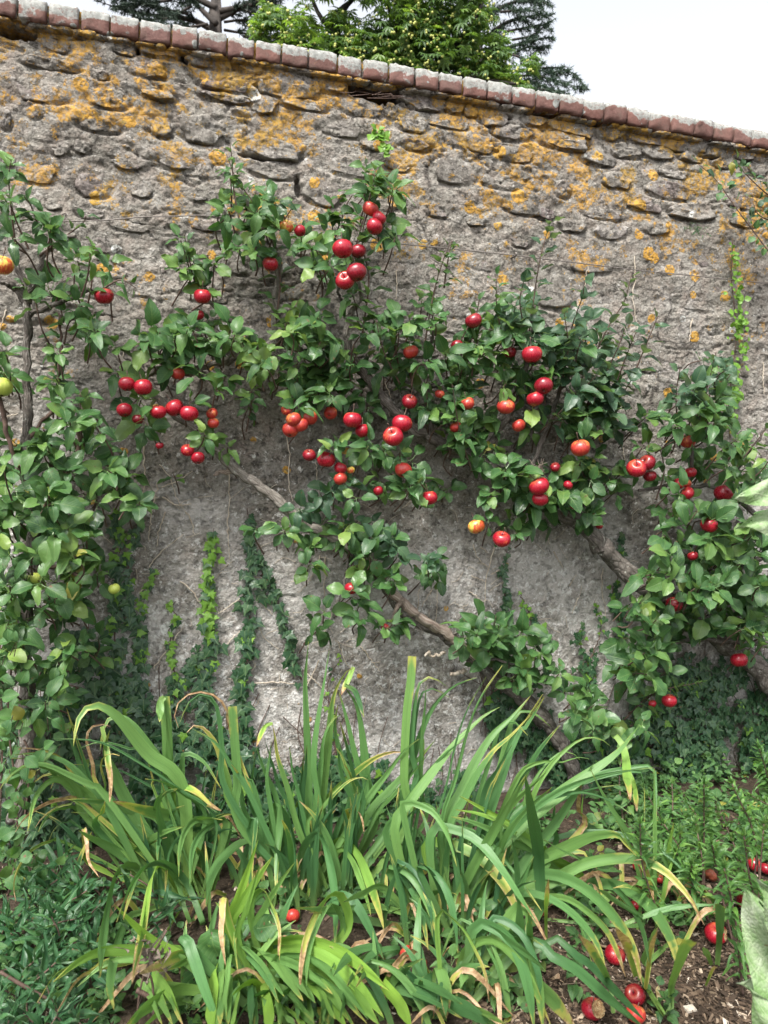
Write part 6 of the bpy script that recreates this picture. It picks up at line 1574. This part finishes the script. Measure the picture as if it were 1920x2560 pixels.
def palmate(pr_mat, sd):
    r_ = np.random.default_rng(sd); V = []; F = []; UV = []
    for k in range(6):
        a = (k - 2.5) * .62; L = (1, .95, .8, .8, .95, 1)[k] if False else 1 - .28 * abs(k - 2.5) / 2.5
        d = np.array([math.sin(a), math.cos(a), 0]); s = np.array([math.cos(a), -math.sin(a), 0]); n0 = len(V)
        for (t, w, z) in ((.05, .02, 0), (.62, .15, -.06), (1, .01, -.34)):
            for c in (-1, 0, 1): V.append(d * t * L + s * w * c * L + [0, 0, z * L - .0 + .04 * abs(c)]); UV.append((.5 + c / 2, t))
        for i in range(2):
            for j in range(2): F.append((n0 + i * 3 + j, n0 + i * 3 + j + 1, n0 + i * 3 + j + 4, n0 + i * 3 + j + 3))
    return dict(V=np.array(V), F=np.array(F), UV=np.array(UV), mat=pr_mat, me=None)
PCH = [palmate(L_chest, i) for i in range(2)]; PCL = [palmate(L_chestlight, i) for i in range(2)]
DC = 14.0
root = empty('chestnut_tree', (CAM + ray(1000, 100) * DC) * [1, 1, 0], 'broad chestnut tree with yellow green fruit rising behind the coping', 'tree', 'trees standing behind the wall')
CC = CAM + ray(1000, 100) * DC
tb = Bag()
def far_limb(pts, r0, r1, name, root_, mat, seg=8):
    C_ = catmull([CAM + ray(u, v) * d for u, v, d in pts], 20); V, F, U = tube(C_, np.linspace(r0, r1, 20), seg, .2); link(name, mesh_np(name, V, F, mat, U), root_)
V, F, U = tube(catmull([CC * [1, 1, 0], CC * [1, 1, .5], CC + [.2, .3, 2.0]], 16), np.linspace(.34, .16, 16), 10, .2); link('trunk', mesh_np('trunk', V, F, M_cbark, U), root)
for pts in ([(1000,300,14),(900,150,14),(800,40,14.2),(760,-80,14.3)], [(1000,320,14),(1080,180,13.8),(1180,60,13.7),(1230,-60,13.7)], [(990,250,14.2),(980,60,14.5),(940,-120,14.5)], [(900,160,14),(820,150,13.8),(740,130,13.7)], [(820,60,14.2),(870,10,14.4),(920,-40,14.4)], [(1080,190,13.8),(1200,200,13.5),(1290,210,13.4)]):
    far_limb(pts, .09, .02, 'branch', root, M_cbark)
f = Foliage(); fr = Bag()
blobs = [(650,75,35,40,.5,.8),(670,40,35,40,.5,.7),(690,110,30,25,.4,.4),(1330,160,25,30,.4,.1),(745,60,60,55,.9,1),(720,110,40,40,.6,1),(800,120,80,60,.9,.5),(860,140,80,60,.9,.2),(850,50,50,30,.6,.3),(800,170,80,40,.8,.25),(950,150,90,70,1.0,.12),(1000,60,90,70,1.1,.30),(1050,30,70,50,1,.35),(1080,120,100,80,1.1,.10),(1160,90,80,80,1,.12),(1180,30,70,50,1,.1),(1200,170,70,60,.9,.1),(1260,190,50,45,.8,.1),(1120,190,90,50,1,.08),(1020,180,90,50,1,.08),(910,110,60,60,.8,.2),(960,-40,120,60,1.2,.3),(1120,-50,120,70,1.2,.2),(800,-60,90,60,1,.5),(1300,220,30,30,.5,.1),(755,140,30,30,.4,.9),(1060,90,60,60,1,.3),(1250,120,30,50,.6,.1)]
for (u, v, ru, rv, dz, lit) in blobs:
    n = int(ru * rv * .048)
    for k in range(n):
        g = rng.normal(size=3); g /= np.linalg.norm(g); q = random.random()**.42
        P = CAM + ray(u + ru * g[0] * q, v + rv * g[2] * q) * (DC + dz * g[1] * q)
        a = random.uniform(0, 6.28); d = norm((math.cos(a), math.sin(a) - .3, random.uniform(-.9, .25))); 
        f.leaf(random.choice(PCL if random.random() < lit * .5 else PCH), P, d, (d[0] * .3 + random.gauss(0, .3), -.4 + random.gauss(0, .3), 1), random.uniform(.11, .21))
    for k in range(int(n * .09) if v > -20 else 0):
        g = rng.normal(size=3); g /= np.linalg.norm(g); g[1] = -abs(g[1]); P = CAM + ray(u + ru * g[0] * .85, v + rv * g[2] * .85) * (DC + dz * g[1] - .06)
        for e in range(random.choice((1, 1, 2, 3))):
            th = np.linspace(0, math.pi, 5); ring = [np.array([0, 0, 1.])]; Q = P + rng.normal(size=3) * .03 * (e > 0); r = random.uniform(.017, .026)
            V, F, U = tube([Q + [0, 0, r * z] for z in (-1, -.7, 0, .7, 1)], [r * .2, r * .72, r, r * .72, r * .2], 7); fr.add(V, F, U)
f.build(root, 300)
o = link('fruit', fr.mesh('fruit', M_conk), root); o['kind'] = 'stuff'
def cedar(name, label, base_u, trunk, limbs, sprays, mat, dist, dens=1.0, hang=.25, nl=.14):
    root = empty(name, (CAM + ray(base_u, 100) * dist) * [1, 1, 0], label, 'tree', 'trees standing behind the wall')
    if trunk:
        pts = [(CAM + ray(trunk[0][0], trunk[0][1]) * dist) * [1, 1, 0]] + [CAM + ray(u, v) * dist for u, v in trunk]
        V, F, U = tube(catmull(pts, 24), np.linspace(.27, .09, 24), 10, .25); link('trunk', mesh_np('trunk', V, F, M_cbark, U), root)
    b = Bag()
    def tuft(P, d, L, n):
        for k in range(n):
            dd = norm(d + rng.normal(size=3) * .8); s = norm(np.cross(dd, rng.normal(size=3))) * .0105
            Q = P + dd * L * random.uniform(.6, 1.1)
            b.add([P - s, P + s, Q], [np.array([[0, 1, 2]])])
    for pts in limbs + sprays:
        fine = pts in sprays
        dd = random.uniform(-.5, .5)
        C_ = catmull([CAM + ray(u, v) * (dist + dd * (1 - i / len(pts) * (1 if not fine else .2))) for i, (u, v) in enumerate(pts)], 22)
        V, F, U = tube(C_, np.linspace(.07 if not fine else .03, .008, 22), 6); link('branch', mesh_np('branch', V, F, M_cbark, U), root)
        L = np.linalg.norm(np.diff(C_, axis=0), axis=1).sum()
        for k in range(int(L * 26 * dens)):
            i = random.randint(4, 21); P0 = C_[i]; T = norm(C_[i] - C_[i - 1]); side = norm(np.cross(T, (0, 0, 1)) * random.choice((-1, 1)) + rng.normal(size=3) * .3)
            l2 = random.uniform(.1, .5) * (1.15 - i / 22)
            tip = P0 + side * l2 + T * l2 * .9 - np.array([0, 0, hang * l2])
            V, F, U = tube([P0, (P0 + tip) / 2 + [0, 0, .02], tip], .006, 4, cap=False); b.add(V, F, U)
            m = max(2, int(l2 * 15))
            for j in range(m): tuft(P0 + (tip - P0) * (j + .5) / m, norm(tip - P0), nl, 7)
    o = link('needles', b.mesh('needles', mat), root); o['kind'] = 'stuff'
cedar('cedar_tree', 'dark cedar with bare trunk and level boughs behind the coping, upper left', 540, [(540,120),(542,40),(536,-60),(530,-220)],
      [[(541,60),(500,20),(470,-20),(450,-60)], [(541,50),(600,20),(650,-10),(700,-30)], [(540,80),(480,50),(400,40),(330,30),(250,5)], [(541,20),(470,-10),(380,-20),(280,-40)], [(540,30),(640,10),(740,-20)]],
      [[(520,60),(450,70),(390,60),(340,42)], [(470,35),(400,20),(330,0),(220,-10)], [(560,75),(620,85),(690,95),(740,110)], [(560,55),(610,50),(650,60),(690,70)], [(480,15),(420,45),(360,50)], [(600,20),(640,35),(670,20),(700,0)], [(430,0),(360,10),(290,20)], [(640,0),(680,30),(720,50)], [(500,65),(470,75),(430,72)], [(610,90),(660,110),(720,125)]], M_cedar, 17.0, 1.1, .1)
cedar('cedar_tree', 'blue green cedar with drooping pointed sprays behind the right of the chestnut', 1180, [(1200,300),(1190,100),(1180,-100),(1170,-300)],
      [[(1190,120),(1260,60),(1330,40),(1380,36)], [(1190,160),(1270,120),(1340,100),(1378,92)], [(1190,60),(1250,20),(1310,0),(1366,4)], [(1190,-20),(1260,-40),(1340,-30),(1370,-25)]],
      [[(1260,150),(1310,120),(1350,118),(1376,112)], [(1260,80),(1310,70),(1350,64),(1376,72)], [(1260,180),(1330,172),(1400,170),(1440,190),(1462,214)], [(1260,190),(1340,190),(1400,205),(1450,218)], [(1260,215),(1340,222),(1400,228),(1428,240)], [(1300,160),(1370,180),(1420,172),(1412,166)], [(1250,30),(1320,25),(1360,40)], [(1260,130),(1320,150),(1350,158)], [(1270,200),(1330,205),(1370,222),(1400,236)], [(1270,10),(1330,-5),(1375,15)], [(1280,100),(1330,88),(1372,55)]], M_cedar2, 18.0, 1.0, .55)
